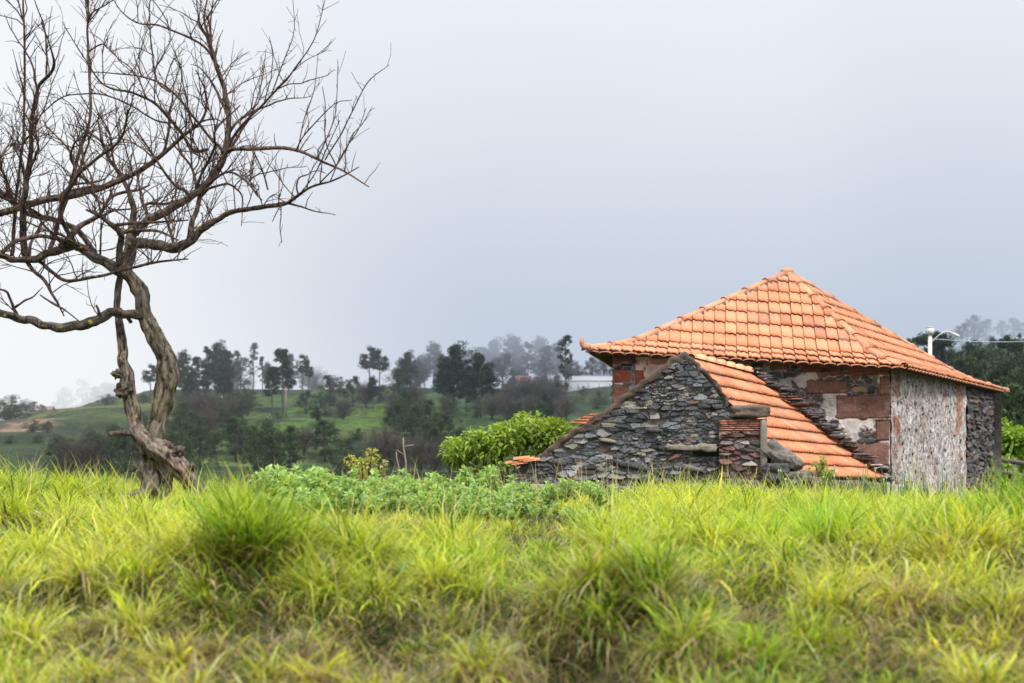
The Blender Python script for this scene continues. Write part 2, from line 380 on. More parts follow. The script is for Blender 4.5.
TUFTS = [(-1.33, 7.2, .30, .20), (-.98, 7.5, .25, .10), (-.55, 7.6, .3, .12), (.05, 8.2, .3, .05), (.62, 6.3, .45, .12), (.95, 6.8, .4, .1), (2.0, 8.6, .35, .16),
         (2.55, 8.4, .3, .12), (3.3, 9.2, .5, .22), (3.7, 8.6, .5, .22), (-2.6, 9.5, .5, .08), (.3, 9.5, .5, .05), (-3.0, 7.4, .3, .1)]
def grass_field():
    mb = MB(); n = 520000
    x, Y = scatter(n, 3.0, 21.5, lambda y: np.interp(y, [3, 5, 9, 14, 21], [1700, 3600, 2500, 1300, 600]))
    # most blades stand in tussocks: pull them to jittered clump centres and lean them outwards
    sp = np.where(Y < 12, .40, .46); gx, gy = np.floor(x/sp), np.floor(Y/sp)
    best = np.full(n, 9e9); bx = np.zeros(n); by = np.zeros(n); bid = np.zeros(n)
    for ox in (-1, 0, 1):
        for oy in (-1, 0, 1):
            ix, iy = gx+ox, gy+oy; h1 = _hash(ix, iy, ix*0, 5); h2 = _hash(ix, iy, ix*0, 6)
            cx, cy = (ix+h1)*sp, (iy+h2)*sp; d = (cx-x)**2+(cy-Y)**2; k = d < best
            best = np.where(k, d, best); bx = np.where(k, cx, bx); by = np.where(k, cy, by); bid = np.where(k, _hash(ix, iy, ix*0, 7), bid)
    tus = RNG.random(n) < .80
    pull = np.where(tus, .45+.25*RNG.random(n), 0)
    ox_, oy_ = x-bx, Y-by; x = x-ox_*pull; Y = Y-oy_*pull
    rr = np.sqrt(ox_**2+oy_**2)/sp
    cl = fbm(x*1.3, Y*1.3, 0, 101, 3); cl2 = bid*2-1
    keep = RNG.random(n) < np.clip(.85+.25*cl+.12*cl2-.20*hollow(x, Y), .3, 1)
    x, Y, cl, cl2, tus, ox_, oy_, rr, bid = (a[keep] for a in (x, Y, cl, cl2, tus, ox_, oy_, rr, bid)); n = len(x)
    z = ground(x, Y)-.015
    L = (.16+.17*RNG.random(n))*(1+.35*cl+.30*cl2)*np.interp(Y, [3, 5, 7, 12, 20], [.72, .85, 1.0, 1.0, .95])
    L = L*np.where(tus, 1.28-.55*rr, .75)
    dk = np.zeros(n)
    for cx, cy, r, h in TUFTS:
        g = np.exp(-((x-cx)**2+(Y-cy)**2)/r**2); L = L+h*1.15*g; dk = np.maximum(dk, g*min(1, h*3.5))
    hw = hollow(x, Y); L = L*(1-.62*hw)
    long_ = (RNG.random(n) < .07) & (Y > 6) & (dk < .3); L = np.where(long_, L*1.4, L)
    pxx = x/Y*F+512; L = L*np.where((pxx > 262) & (pxx < 640) & (Y > 9.6) & (Y < 17.5), .55, 1)*np.where((pxx > 105) & (pxx < 215) & (Y > 8.5) & (Y < 16), 1.0, 1)
    wide = RNG.random(n) < .03
    W = (.0038+.0060*RNG.random(n)**1.6+.012*wide)*np.interp(Y, [3, 8, 14, 21], [.9, 1.15, 1.5, 1.9])
    loc = np.arctan2(vnoise(x*1.1, Y*1.1, 0, 121), vnoise(x*1.1, Y*1.1, 0, 123))
    r = RNG.random(n); outw = np.arctan2(oy_, ox_)
    yaw = np.where(tus & (r < .5), outw+RNG.normal(0, .5, n), np.where(r < .72, -1.4+RNG.normal(0, .7, n), np.where(r < .9, loc+RNG.normal(0, .6, n), RNG.random(n)*6.283)))
    th0 = np.abs(RNG.normal(.10, .16, n))+.35*rr*tus; bend = np.clip(RNG.gamma(2.8, .60, n), .15, 3.0)
    slope = np.interp(Y, [3, 5, 7, 9], [.45, .4, .2, 0])
    th1 = th0+bend+slope; th1 = np.where(dk > .35, th0+bend*.5+.15, th1)
    hue = RNG.random(n); patchy = np.clip(.5+.9*fbm(x*.9, Y*.9, 0, 131, 3), 0, 1)
    yel = V(.90, .93, .10); grn = V(.38, .65, .04); dgr = V(.08, .24, .02); straw = V(.95, .78, .48); brown = V(.48, .30, .17)
    yel = np.where((RNG.random(n) < .10)[:, None], V(.95, .95, .55), yel)
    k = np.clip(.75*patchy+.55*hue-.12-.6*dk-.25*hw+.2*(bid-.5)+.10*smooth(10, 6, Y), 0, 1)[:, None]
    tip = grn*(1-k)+yel*k
    d = np.clip((RNG.random(n) < .13+.12*(bid < .3))*1.0+.7*dk*(RNG.random(n) < .6), 0, 1)[:, None]; tip = tip*(1-d)+dgr*d
    low = np.interp(Y, [3, 5, 6.5, 8, 14], [.60, .56, .42, .15, .05])*(1+1.2*np.clip(fbm(x*1.6, Y*1.6, 0, 141, 2), -.9, 1))*(1-.85*dk)
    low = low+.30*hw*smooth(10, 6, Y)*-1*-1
    st = RNG.random(n) < low; pale = RNG.random(n)[:, None]
    tip = np.where(st[:, None], straw*pale+brown*(1-pale), tip)
    L = np.where(st, L*.85, L); th1 = np.where(st, th1+.7, th1)
    bright = (.55+.80*RNG.random(n)+.28*np.clip(fbm(x*1.1, Y*1.1, 0, 151, 3), -1, 1))[:, None]
    tip = np.clip(tip*bright*(1-.35*hw[:, None]), 0, .95)  # hollow blades darkened in colour: painted shade as well as dead-grass tone
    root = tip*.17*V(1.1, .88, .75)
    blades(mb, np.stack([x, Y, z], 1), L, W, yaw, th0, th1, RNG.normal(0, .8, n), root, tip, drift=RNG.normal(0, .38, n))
    # seed stalks standing above the blades
    m_ = 1500; xs, Ys = scatter(m_, 4.5, 19, lambda y: y*0+1); b0 = np.stack([xs, Ys, ground(xs, Ys)], 1); ln = .38+.3*RNG.random(m_); yw = RNG.random(m_)*6.28; pk = RNG.random(m_)[:, None]
    blades(mb, b0, ln, np.full(m_, .0028)*np.interp(Ys, [4, 18], [1, 1.8]), yw, .05+.15*RNG.random(m_), .3+.9*RNG.random(m_), RNG.random(m_), V(.45, .42, .14)*np.ones((m_, 1)), V(.80, .66, .36)*pk+V(.55, .50, .2)*(1-pk))
    # understorey: short matted blades that hide the soil
    n = 130000; x, Y = scatter(n, 3.0, 12, lambda y: np.interp(y, [3, 6, 14], [2000, 2000, 600]))
    z = ground(x, Y)-.01; L = (.09+.16*RNG.random(n))*(1+.4*hollow(x, Y)); pale = RNG.random(n)[:, None]
    tip = np.where((RNG.random(n) < .55)[:, None], straw*.62*pale+brown*.6*(1-pale), V(.10, .16, .03)*(.5+.8*pale))
    blades(mb, np.stack([x, Y, z], 1), L, .005+.004*RNG.random(n), RNG.random(n)*6.283, .3+.4*RNG.random(n), 1.2+.9*RNG.random(n), RNG.normal(0, .8, n), tip*.4, tip, 3)
    return mb
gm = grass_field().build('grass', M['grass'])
tag(gm, 'long yellow green grass covering the whole foreground bank', 'grass', kind='stuff')
# coarse grass around and beyond the house
mb = MB(); n = 26000; x = RNG.uniform(-14, 19, n); Y = RNG.uniform(20.5, 40, n)
inside = (x > 0) & (x < 10.5) & (Y > 21.6) & (Y < 31)
x, Y = x[~inside], Y[~inside]; n = len(x); h = RNG.random(n)[:, None]
tip = V(.24, .36, .05)*(1-h)+V(.44, .46, .08)*h
blades(mb, np.stack([x, Y, ground(x, Y)-.02], 1), .22+.25*RNG.random(n), .012+.01*RNG.random(n), RNG.random(n)*6.28, .1+.2*RNG.random(n), .6+1.2*RNG.random(n), RNG.normal(0, .8, n), tip*.4, tip, 3)
tag(mb.build('rough_grass', M['grass']), 'rough grass around and behind the old house', 'grass', kind='stuff')

# ------------------------------------------------------------------ leaves
def leaves(mb, base, d, L, W, c, fold=.18, droop=.25):
    """n leaves of four triangles"""
    n = len(base); d = d/np.linalg.norm(d, axis=1)[:, None]
    up = np.tile(V(0, 0, 1), (n, 1))+RNG.normal(0, .35, (n, 3)); s = np.cross(d, up); s /= np.linalg.norm(s, axis=1)[:, None]+1e-9
    nn = np.cross(s, d); L = L[:, None]; W = W[:, None]
    m_ = base+d*L*.48-nn*fold*W; tip = base+d*L-V(0, 0, 1)*L*droop
    v = np.stack([base, base+d*L*.42-s*W*.5, m_, base+d*L*.42+s*W*.5, tip], 1)
    b = (np.arange(n)*5)[:, None, None]
    t = np.array([[0, 1, 2], [0, 2, 3], [1, 4, 2], [2, 4, 3]])[None]+b
    mb.add(v.reshape(-1, 3), None, t.reshape(-1, 3), np.repeat(c, 5, 0))
def rdir(n, upb=0.0):
    d = RNG.normal(0, 1, (n, 3)); d[:, 2] += upb; return d/np.linalg.norm(d, axis=1)[:, None]

def leafy_plant(kind, label, group):
    root = empty('leafy_plant', (0, 0, 0), label, 'plant', group)
    st = MB(); lf = MB()
    for s in range(7+kind):
        a = RNG.random()*6.28; r = .17*RNG.random()**.5; H = .34+.22*RNG.random()
        b = V(math.cos(a)*r*.4, math.sin(a)*r*.4, -.03); e = V(math.cos(a)*r*1.5, math.sin(a)*r*1.5, H)
        pts = spline([b, (b+e)/2+V(0, 0, .03), e], .06); tube(st, pts, np.linspace(.008, .004, len(pts)), 5, (.16, .25, .05))
        m_ = 26; k = (.25+.75*RNG.random(m_)); bp = b+(e-b)*k[:, None]
        dd = rdir(m_, .45); 
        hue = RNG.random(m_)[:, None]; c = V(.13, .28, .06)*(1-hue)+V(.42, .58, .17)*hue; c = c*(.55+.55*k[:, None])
        for off in (.0, .05):
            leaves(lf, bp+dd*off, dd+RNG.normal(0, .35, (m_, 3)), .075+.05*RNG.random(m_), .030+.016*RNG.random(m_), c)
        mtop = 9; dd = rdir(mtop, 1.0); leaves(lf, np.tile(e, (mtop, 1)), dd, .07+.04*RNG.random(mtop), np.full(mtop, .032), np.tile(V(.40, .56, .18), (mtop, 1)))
    st.build('stem', M['leaf'], root); lf.build('foliage', M['leaf'], root); return root
LG = 'leafy bean plants in a row behind the grass'
LL = 'bushy grey green bean plant in the leafy row between tree trunk and ruin'
protos = [leafy_plant(k, LL, LG) for k in range(3)]
spots = []
xs0 = [(276, 13.4), (298, 13.0), (318, 13.8), (337, 12.8), (352, 13.4), (372, 13.0), (392, 13.6), (411, 13.9), (430, 13.2), (449, 14.3), (470, 13.6), (490, 14.6), (512, 13.8), (535, 15.0),
       (310, 12.2), (365, 12.1), (402, 12.5), (425, 12.3), (455, 12.6), (500, 13.0), (285, 15), (330, 15), (378, 15.2), (420, 15.4), (465, 15.6), (507, 15.9), (550, 14.2), (575, 15.4), (600, 14.5), (560, 16.4), (590, 16.6)]
xs0 += [(285+i*17+RNG.uniform(-5, 5), 11.1+1.4*RNG.random()) for i in range(19)]+[(268+i*30, 12.6) for i in range(9)]
for i, (px, Y) in enumerate(xs0):
    o = protos[i] if i < 3 else copy_tree(protos[i % 3])
    x = (px-512)/F*Y; o.location = (x, Y, float(ground(x, Y))-.02); o.rotation_euler.z = RNG.random()*6.28
    s = (.88 if 265 < px < 350 else .74 if px < 500 else .58)*(.85+.25*RNG.random())*(.72 if Y < 12.3 else 1); o.scale = (s*1.1, s*1.1, s)

def round_shrub(name, px, Y, top, wid, ncl, nl, ll, cd, cl_, label, cat, depth=None, lobes=None, stems=5, base_z=None, squash=1.0, trunk_c=(.14, .10, .07), group=None):
    """a leafy shrub or small tree: several stems and a crown of leaf clusters, wider than deep"""
    x = (px-512)/F*Y; gz = float(ground(x, Y)) if base_z is None else base_z
    H = EZ+(HZ-top)/F*Y-gz; Wd = wid/F*Y
    root = empty(name, (x, Y, gz), label, cat, group); st = MB(); lf = MB()
    lo = H*.30
    for i in range(ncl):
        a = RNG.random()*6.283; rr = RNG.random()**.55; e = (RNG.random()*2-1)
        cz = lo+(H-lo)*(.5+.5*e); prof = math.sqrt(max(.05, 1-abs(e)**2.4))
        c = V(math.cos(a)*rr*Wd*prof*squash, math.sin(a)*rr*(depth or Wd)*prof, cz*(.88+.16*RNG.random()))
        R0 = (.14+.12*RNG.random())*min(Wd, H*.6)*1.35
        if lobes:
            lp = lobes[i % len(lobes)]; a2 = RNG.random()*6.283; r2 = RNG.random()**.5
            c = V((lp[0]+lp[2]*math.cos(a2)*r2-px)/F*Y, RNG.normal(0, .35), EZ+(HZ-lp[1]-lp[3]*math.sin(a2)*r2)/F*Y-gz); R0 = .10+.13*RNG.random()
        dd = rdir(nl, .25); rad = R0*(.35+.65*RNG.random(nl)[:, None]**.5); bp = c+dd*rad*V(1, 1, .8)
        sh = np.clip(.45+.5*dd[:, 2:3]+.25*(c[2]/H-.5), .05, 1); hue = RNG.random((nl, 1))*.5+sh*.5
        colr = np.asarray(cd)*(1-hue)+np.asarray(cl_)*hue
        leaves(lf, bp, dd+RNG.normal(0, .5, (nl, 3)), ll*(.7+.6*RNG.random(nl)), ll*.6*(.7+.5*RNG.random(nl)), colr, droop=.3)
        if i % max(1, ncl//(stems*4)) == 0:
            pts = spline([V(RNG.normal(0, .03), RNG.normal(0, .03), -.1), c*V(.35, .35, .4), c*V(.8, .8, .85), c], .12)
            tube(st, pts, np.linspace(.035, .008, len(pts))*max(.5, H/1.6), 6, trunk_c)
    st.build('stem', M['leaf'], root); lf.build('foliage', M['leaf'], root); return root
def bump_grp(): pass
round_shrub('fig_shrub', 509, 25.5, 413, 54, 120, 38, .115, (.10, .19, .025), (.36, .50, .06), 'bright green rounded shrub left of the ruined stone gable', 'shrub', depth=.6, lobes=[(530, 425, 16, 11), (514, 434, 18, 12), (495, 441, 16, 11), (474, 446, 18, 10), (456, 453, 9, 9), (545, 432, 14, 12), (560, 438, 12, 10), (520, 450, 30, 14), (485, 460, 30, 12), (550, 455, 20, 14)])
round_shrub('small_shrub', 549, 26, 424, 24, 20, 60, .085, (.12, .23, .03), (.34, .48, .06), 'small bright green shrub tucked against the left slope of the stone gable', 'shrub', depth=.35)
round_shrub('yellow_shrub', 364, 15.8, 452, 26, 22, 70, .045, (.30, .30, .05), (.55, .56, .12), 'low yellow green bush behind the leafy bean row', 'shrub', depth=.3)
round_shrub('bright_tree', 1012, 36, 424, 34, 46, 80, .16, (.10, .20, .02), (.30, .46, .05), 'bright green small tree right of the house below the dark forest', 'tree', depth=1.0)
round_shrub('dark_shrub', 1040, 33, 440, 30, 30, 70, .14, (.06, .13, .02), (.16, .27, .04), 'dark green shrub half cut by the right edge of the photo', 'shrub', depth=.8)

# ------------------------------------------------------------------ old bare tree
TY = 14.0; S1 = TY/F
tree = empty('bare_tree', (float(P(165, 485, TY)[0]), TY, float(ground(P(165, 485, TY)[0], TY))), 'gnarled leafless tree with twisted split trunk standing in the grass', 'tree')
TO = np.array(tree.location)
def limb_pts(pl, d0, d1, step=3):
    """pl: (px, py, radius px); d0,d1 depth offset in metres at both ends"""
    n = len(pl); a = [(p[0], p[1], p[2], d0+(d1-d0)*(i/(n-1))**1.2) for i, p in enumerate(pl)]
    a = spline(np.array(a), step)
    pts = np.array([P(p[0], p[1], TY+p[3]) for p in a]); rad = np.maximum(a[:, 2], .35)*S1
    return pts, rad
barkc = V(.10, .08, .068); twc = V(.070, .042, .035)
LIMBS = []
def limb(mb, pl, d0=0, d1=0, c=barkc, sides=12, bump=.35, wob=.0):
    pts, rad = limb_pts(pl, d0, d1, 1.4 if pl[0][2] > 5 else 2.5)
    rr_ = rad/S1; rad = rad*np.interp(rr_, [0, 1.2, 3, 5.5, 9], [.68, .62, .66, .74, .74])
    if pts[:, 2].mean() > P(0, 150, TY)[2]: rad = rad*.82
    L = np.arange(len(pts))*(.64 if pl[0][2] > 5 else .83); sd = int(pl[0][0]*7+pl[0][1])
    am = np.minimum(rad*.42, .014)
    pts = pts+np.stack([vnoise(L*.21, 0, 0, sd), vnoise(L*.21, 5, 0, sd), vnoise(L*.21, 9, 0, sd)], 1)*am[:, None]*(L > 1)[:, None]
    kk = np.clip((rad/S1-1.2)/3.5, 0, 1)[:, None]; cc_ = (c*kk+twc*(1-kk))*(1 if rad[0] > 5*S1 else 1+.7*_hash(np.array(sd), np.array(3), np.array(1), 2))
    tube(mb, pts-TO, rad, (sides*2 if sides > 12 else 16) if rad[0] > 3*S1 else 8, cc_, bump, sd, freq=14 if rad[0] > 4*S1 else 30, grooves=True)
    LIMBS.append((pts, rad)); return pts
tr = MB()
W_ = V(.19, .15, .125)
limb(tr, [(151, 512, 20), (150, 492, 16), (151, 475, 13), (150, 458, 12), (147, 445, 10)], .05, 0, V(.16, .13, .11), 22, .5)
limb(tr, [(206, 512, 14), (192, 484, 12), (180, 467, 13), (166, 455, 14), (153, 445, 13), (141, 436, 10), (134, 425, 8)], -.12, 0, W_, 26, .45)
limb(tr, [(150, 452, 11), (141, 437, 11), (134, 420, 10.5), (129, 402, 9.5), (128, 388, 9.5), (127, 374, 8.5), (123, 356, 7), (121, 338, 6.3), (119, 320, 5), (118, 300, 4.5), (119, 284, 4.5), (122, 265, 4)], -.02, .12, W_, 22, .38)
limb(tr, [(155, 452, 10), (155, 436, 11), (158, 418, 12), (163, 399, 12.5), (167, 381, 12.5), (166, 361, 12), (158, 342, 11.5), (149, 325, 10.5), (144, 309, 9.5), (140, 293, 9), (133, 280, 9), (124, 270, 8.5)], 0, 0, V(.145, .118, .092), 24, .48)
limb(tr, [(146, 495, 9), (135, 494, 6), (127, 498, 4)], -.05, -.15, W_, 14, .5)
limb(tr, [(163, 494, 8), (169, 480, 6), (172, 472, 3)], -.05, -.12, V(.12, .1, .08), 14, .5)
for kx, ky, kr, kd in ((118, 374, 6.5, -.06), (123, 390, 8.5, -.05), (178, 452, 7, -.1), (190, 468, 6, -.12), (168, 449, 6.5, -.1), (134, 468, 4, -.1), (130, 402, 6, .05), (153, 430, 8, .02)):
    c0 = P(kx, ky, TY+kd)-TO; rock(tr, c0, np.diag([kr*S1*.78]*3), V(.10, .08, .065), int(kx), 1.1, .0, 22)
trunk = tr.build('trunk', M['bark'], tree, True)
def part_limb(pl, d0, d1, **k):
    mb = MB(); limb(mb, pl, d0, d1, **k); return mb.build('branch', M['bark'], tree, True)
part_limb([(138, 432, 6), (127, 433, 4.5), (119, 433, 3.5), (112, 434, 4)], 0, -.2)                        # broken stub
part_limb([(124, 271, 8.5), (105, 262, 7), (84, 250, 6), (68, 246, 5.5), (40, 257, 5), (15, 259, 4.5), (-15, 250, 4), (-60, 232, 2.5), (-95, 200, 1.5)], 0, .5)
part_limb([(124, 271, 8), (128, 259, 8.5), (131, 242, 7.5), (133, 222, 5), (131, 198, 4), (121, 176, 3), (105, 150, 2.2), (98, 120, 1.4)], 0, .7)
part_limb([(119, 266, 4.5), (119, 250, 4.5), (120, 236, 4.5), (113, 226, 3.5), (100, 216, 2.5), (86, 210, 1.5)], -.1, -.5)
part_limb([(131, 244, 7), (144, 243, 7), (158, 246, 6.5), (175, 248, 6.5), (190, 240, 5.5), (212, 223, 4), (231, 213, 3.6), (249, 209, 3.4), (282, 205, 2.8), (296, 197, 2.2), (311, 187, 1.8), (337, 179, 1.3), (359, 167, .7)], 0, -.8)
part_limb([(190, 238, 5), (193, 220, 4.6), (198, 203, 4.2), (206, 184, 3.8), (218, 166, 3), (236, 140, 2.4), (252, 112, 1.8), (262, 80, 1.0), (266, 50, .6)], -.2, .6)
part_limb([(133, 234, 7), (148, 222, 7), (163, 213, 6.8), (191, 196, 6.2), (211, 180, 5.8), (222, 160, 5), (228, 137, 4.6), (228, 105, 4.2), (218, 71, 3.6), (209, 40, 3), (200, 26, 2), (197, 5, 1.2), (194, -25, .7)], 0, -.3)
part_limb([(222, 152, 3.4), (234, 149, 3.2), (258, 148, 2.9), (281, 148, 2.7), (300, 151, 2.4), (316, 158, 2), (344, 171, 1.5), (369, 187, .8)], -.2, -1.1)
part_limb([(209, 184, 2), (228, 172, 1.8), (246, 181, 1.7), (258, 196, 1.4), (262, 200, .8)], -.2, -.9)
part_limb([(219, 168, 3.2), (232, 140, 2.8), (246, 121, 2.4), (268, 99, 2.0), (292, 72, 1.5), (314, 40, 1), (325, 0, .6)], -.2, -.9)
part_limb([(-30, 226, 4.5), (0, 214, 4.8), (40, 202, 5), (74, 195, 5), (101, 187, 4.5), (129, 176, 4), (157, 159, 3.4), (183, 137, 2.6), (203, 118, 2), (206, 95, 1.4), (196, 70, .8)], .4, -.5)
part_limb([(26, 256, 6), (23, 230, 5.6), (23, 204, 5.2), (29, 173, 4.6), (31, 150, 4), (32, 122, 3.6), (39, 87, 3), (53, 70, 2.6), (52, 52, 1.8), (41, 22, .9)], .3, -.6)
part_limb([(50, 250, 4.5), (58, 225, 4), (68, 195, 3.6), (80, 150, 3.2), (90, 112, 2.8), (88, 50, 2.4), (88, 0, 1.8), (90, -45, 1)], .4, .9)
part_limb([(12, 256, 4), (14, 220, 3.2), (20, 165, 2.6), (24, 120, 2.4), (25, 60, 2.2), (23, 0, 1.8), (22, -40, 1)], .4, .2)
part_limb([(207, 150, 3.2), (193, 150, 3), (178, 129, 2.8), (159, 106, 2.4), (137, 94, 2), (105, 85, 1.7), (85, 59, 1.2), (62, 22, .6)], -.1, -1.0)
part_limb([(222, 150, 3), (208, 136, 2.7), (190, 113, 2.4), (171, 90, 2), (146, 78, 1.7), (110, 73, 1.2), (80, 72, .6)], -.2, .8)
part_limb([(176, 123, 1.8), (156, 120, 1.7), (129, 105, 1.6), (105, 95, 1.5), (83, 94, 1.4), (61, 98, 1.3), (39, 116, 1)], -.4, .3)
part_limb([(219, 68, 2.6), (206, 48, 2.2), (190, 38, 2), (160, 26, 1.8), (138, 23, 1.5), (122, 12, 1), (110, -6, .6)], -.25, -.9)
part_limb([(211, 42, 2), (211, 20, 1.6), (213, 0, 1.3), (217, -30, .7)], -.25, 0)
part_limb([(170, 92, 2.4), (157, 80, 2), (152, 50, 1.7), (150, 24, 1.5), (150, 0, 1), (152, -25, .6)], .5, .8)
part_limb([(144, 316, 7), (134, 315, 6.5), (114, 313, 6.2), (98, 319, 6.6), (71, 327, 6.6), (50, 326, 5.6), (31, 321, 5.2), (0, 314, 5), (-25, 306, 4.4), (-70, 300, 3), (-110, 270, 1.6)], 0, -.6)
part_limb([(17, 315, 2.6), (10, 298, 2.2), (5, 291, 1.8), (-12, 288, .8)], -.25, -.5)
part_limb([(14, 308, 2), (24, 301, 1.6), (33, 297, 1.3), (43, 287, .6)], -.25, -.4)
part_limb([(100, 316, 2.4), (98, 309, 2), (96, 305, 1.6)], -.15, -.2)
part_limb([(120, 309, 3), (127, 317, 3), (130, 322, 3)], .1, 0)
part_limb([(38, 260, 3), (52, 272, 2.8), (66, 281, 2.6), (92, 278, 2.3), (123, 270, 2.2), (154, 263, 2), (188, 259, 1)], .3, -.9)
part_limb([(24, 258, 3.4), (34, 270, 2.8), (46, 284, 2.6), (56, 300, 2), (64, 316, 1)], .3, -.1)
part_limb([(40, 295, 1.2), (55, 304, 1.8), (66, 311, 1.3), (80, 322, .9)], -.1, -.3)
part_limb([(112, 226, 2.8), (130, 223, 2.4), (150, 222, 2.0), (170, 221, 1.6), (188, 220, 1.2)], -.4, -.9)
part_limb([(120, 233, 2.8), (140, 231, 2.4), (158, 231, 2.2), (178, 240, 1.2)], -.15, -.6)
part_limb([(78, 250, 4), (66, 230, 3.6), (60, 210, 3.2), (74, 180, 2.8), (95, 160, 2.4), (120, 140, 2), (128, 110, 1.3)], .1, -.7)
part_limb([(96, 255, 4), (82, 235, 4), (62, 222, 4), (30, 215, 3.8), (0, 190, 3.4), (-25, 150, 2.5), (-40, 100, 1.5)], .1, .9)
part_limb([(60, 247, 4.5), (80, 228, 4), (100, 214, 3), (112, 196, 2.6), (138, 190, 2.2), (150, 185, 1.4)], 0, .8)
part_limb([(0, 256, 4), (-20, 230, 3.6), (-40, 180, 3), (-50, 120, 2.2), (-46, 60, 1.2)], .4, -.3)
part_limb([(2, 253, 3), (20, 240, 3.2), (45, 236, 3), (80, 246, 2.6), (110, 262, 2.2)], -.2, .1)
part_limb([(190, 198, 2.6), (184, 190, 2.6), (176, 186, 2.4), (162, 168, 2), (150, 150, 1.6), (135, 128, 1.0)], -.2, -.6)
part_limb([(197, 192, 2.8), (193, 170, 2.4), (180, 150, 2), (176, 130, 1.5), (160, 100, 1)], -.1, .7)
part_limb([(196, 188, 2.4), (206, 165, 2), (215, 146, 1.8), (216, 130, 1.4), (240, 105, .9)], -.1, -.8)
part_limb([(150, 222, 2.6), (146, 205, 2.2), (165, 204, 2), (178, 200, 1.4)], .1, .5)
part_limb([(325, 160, 1.5), (340, 136, 1.3), (352, 112, 1.1), (368, 82, .9), (389, 65, .5)], -.9, -1.3)
part_limb([(318, 158, 1.3), (330, 130, 1.1), (336, 108, .9), (338, 62, .5)], -.9, -.6)
part_limb([(296, 150, 1.4), (304, 136, 1.2), (318, 120, 1.1), (336, 103, .9), (352, 100, .6)], -.8, -1.2)
part_limb([(336, 166, 1.0), (346, 148, .9), (358, 130, .7), (366, 108, .4)], -.9, -1.0)
part_limb([(268, 190, 1.3), (262, 170, 1.2), (254, 152, 1.0)], -.6, -.7)
part_limb([(300, 194, 1.0), (316, 172, .9), (326, 150, .8), (340, 120, .5)], -.7, -1.2)
part_limb([(281, 205, 1.0), (281, 216, .8), (280, 228, .7), (282, 243, .4)], -.75, -.8)
part_limb([(280, 207, .9), (276, 214, .8), (272, 222, .4)], -.75, -.8)
part_limb([(298, 150, 1.1), (304, 120, 1.0), (314, 90, .8), (318, 54, .5)], -.8, -.3)
part_limb([(270, 98, 1.2), (284, 60, 1.0), (294, 30, .7), (292, -10, .4)], -.7, -1.1)

tw = MB(); NB = len(LIMBS)
def grow(p, d, L, r, lev, upw):
    n = max(3, int(L/(8*S1))+1); pts = [p]; d = unit(d); st = L/(n-1); cur = RNG.normal(0, .10, 3)
    for i in range(n-1):
        d = unit(d+cur+RNG.normal(0, .16, 3)+V(0, 0, upw)); pts.append(pts[-1]+d*st)
    pts = np.array(pts); rad = np.linspace(r, max(r*.4, .0019), n)
    tube(tw, pts-TO, rad, 4 if lev > 0 else 5, twc*(.8+1.3*RNG.random()**2), 0, cap=False)
    if lev < 3:
        m_ = int(L/S1/((16, 19, 30)[lev])*(.6+.8*RNG.random()))
        for k in range(m_):
            t = .10+.85*RNG.random(); i = min(n-2, int(t*(n-1))); q_ = pts[i]+(pts[i+1]-pts[i])*(t*(n-1)-i)
            dd = unit(pts[i+1]-pts[i]); side = unit(np.cross(dd, RNG.normal(0, 1, 3)))
            l2 = L*(.30+.40*RNG.random())*(1.15-.6*t) if lev < 2 else RNG.uniform(3, 9)*S1
            if l2 < 3*S1: l2 = 3*S1
            grow(q_, dd*.95+side*.65, l2, max(rad[i]*.66, .0019), lev+1, .06)
for pts, rad in list(LIMBS[6:]):
    L = np.sum(np.linalg.norm(np.diff(pts, axis=0), axis=1))/S1
    if pts[:, 2].mean() < P(0, 262, TY)[2] or L < 60: continue
    for k in range(int(L/52)):
        i = int((.15+.8*RNG.random())*(len(pts)-1)); r_ = min(rad[i]*.72, .017)
        if r_ < .006: continue
        d = unit(unit(pts[min(i+1, len(pts)-1)]-pts[i-1])*.5+unit(V(RNG.normal(0, 1), RNG.normal(0, .7), abs(RNG.normal(0, .8))+.25))); n_ = RNG.integers(9, 16); p_ = pts[i]; pl = [p_]; cu = RNG.normal(0, .12, 3)
        for q_ in range(n_): d = unit(d+cu+RNG.normal(0, .16, 3)+V(0, 0, .05)); p_ = p_+d*7*S1; pl.append(p_)
        pl = spline(np.array(pl), 2.5*S1); rd = np.linspace(r_, .0032, len(pl)); mb = MB(); tone = twc*(1+1.6*RNG.random())
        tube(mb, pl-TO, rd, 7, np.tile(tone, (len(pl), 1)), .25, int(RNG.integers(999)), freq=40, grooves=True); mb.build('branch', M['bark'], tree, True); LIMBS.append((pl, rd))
for pts, rad in LIMBS[6:]:
    L = np.sum(np.linalg.norm(np.diff(pts, axis=0), axis=1))/S1
    r0 = rad/S1
    low = pts[:, 2].mean() < P(0, 290, TY)[2]
    rightish = pts[:, 0].mean() > P(285, 0, TY)[0]
    cnt = int(L/(60 if low else 30 if rightish else 15))
    if cnt == 0 and L > 40 and not low: cnt = 1
    for k in range(cnt):
        t = .15+.85*RNG.random(); i = min(len(pts)-2, int(t*(len(pts)-1)))
        if r0[i] > 6: continue
        dd = unit(pts[i+1]-pts[i]); side = RNG.normal(0, 1, 3); side[2] = abs(side[2])*.9+.6; side[1] *= .75
        thin = r0[i] < .75
        grow(pts[i], dd*.45+unit(side), (RNG.uniform(22, 70) if not thin and not rightish else RNG.uniform(8, 27))*S1, min(.0068, rad[i]*.7), 0 if not thin and not rightish else 2, .05)
    for k in range(int(L/11)):      # short spurs
        i = RNG.integers(2, len(pts)-1)
        if r0[i] < 5 and not low: grow(pts[i], unit(RNG.normal(0, 1, 3)+V(0, 0, .5))*1.0, RNG.uniform(3, 9)*S1, .0024, 3, .03)
tw.build('twigs', M['bark'], tree)

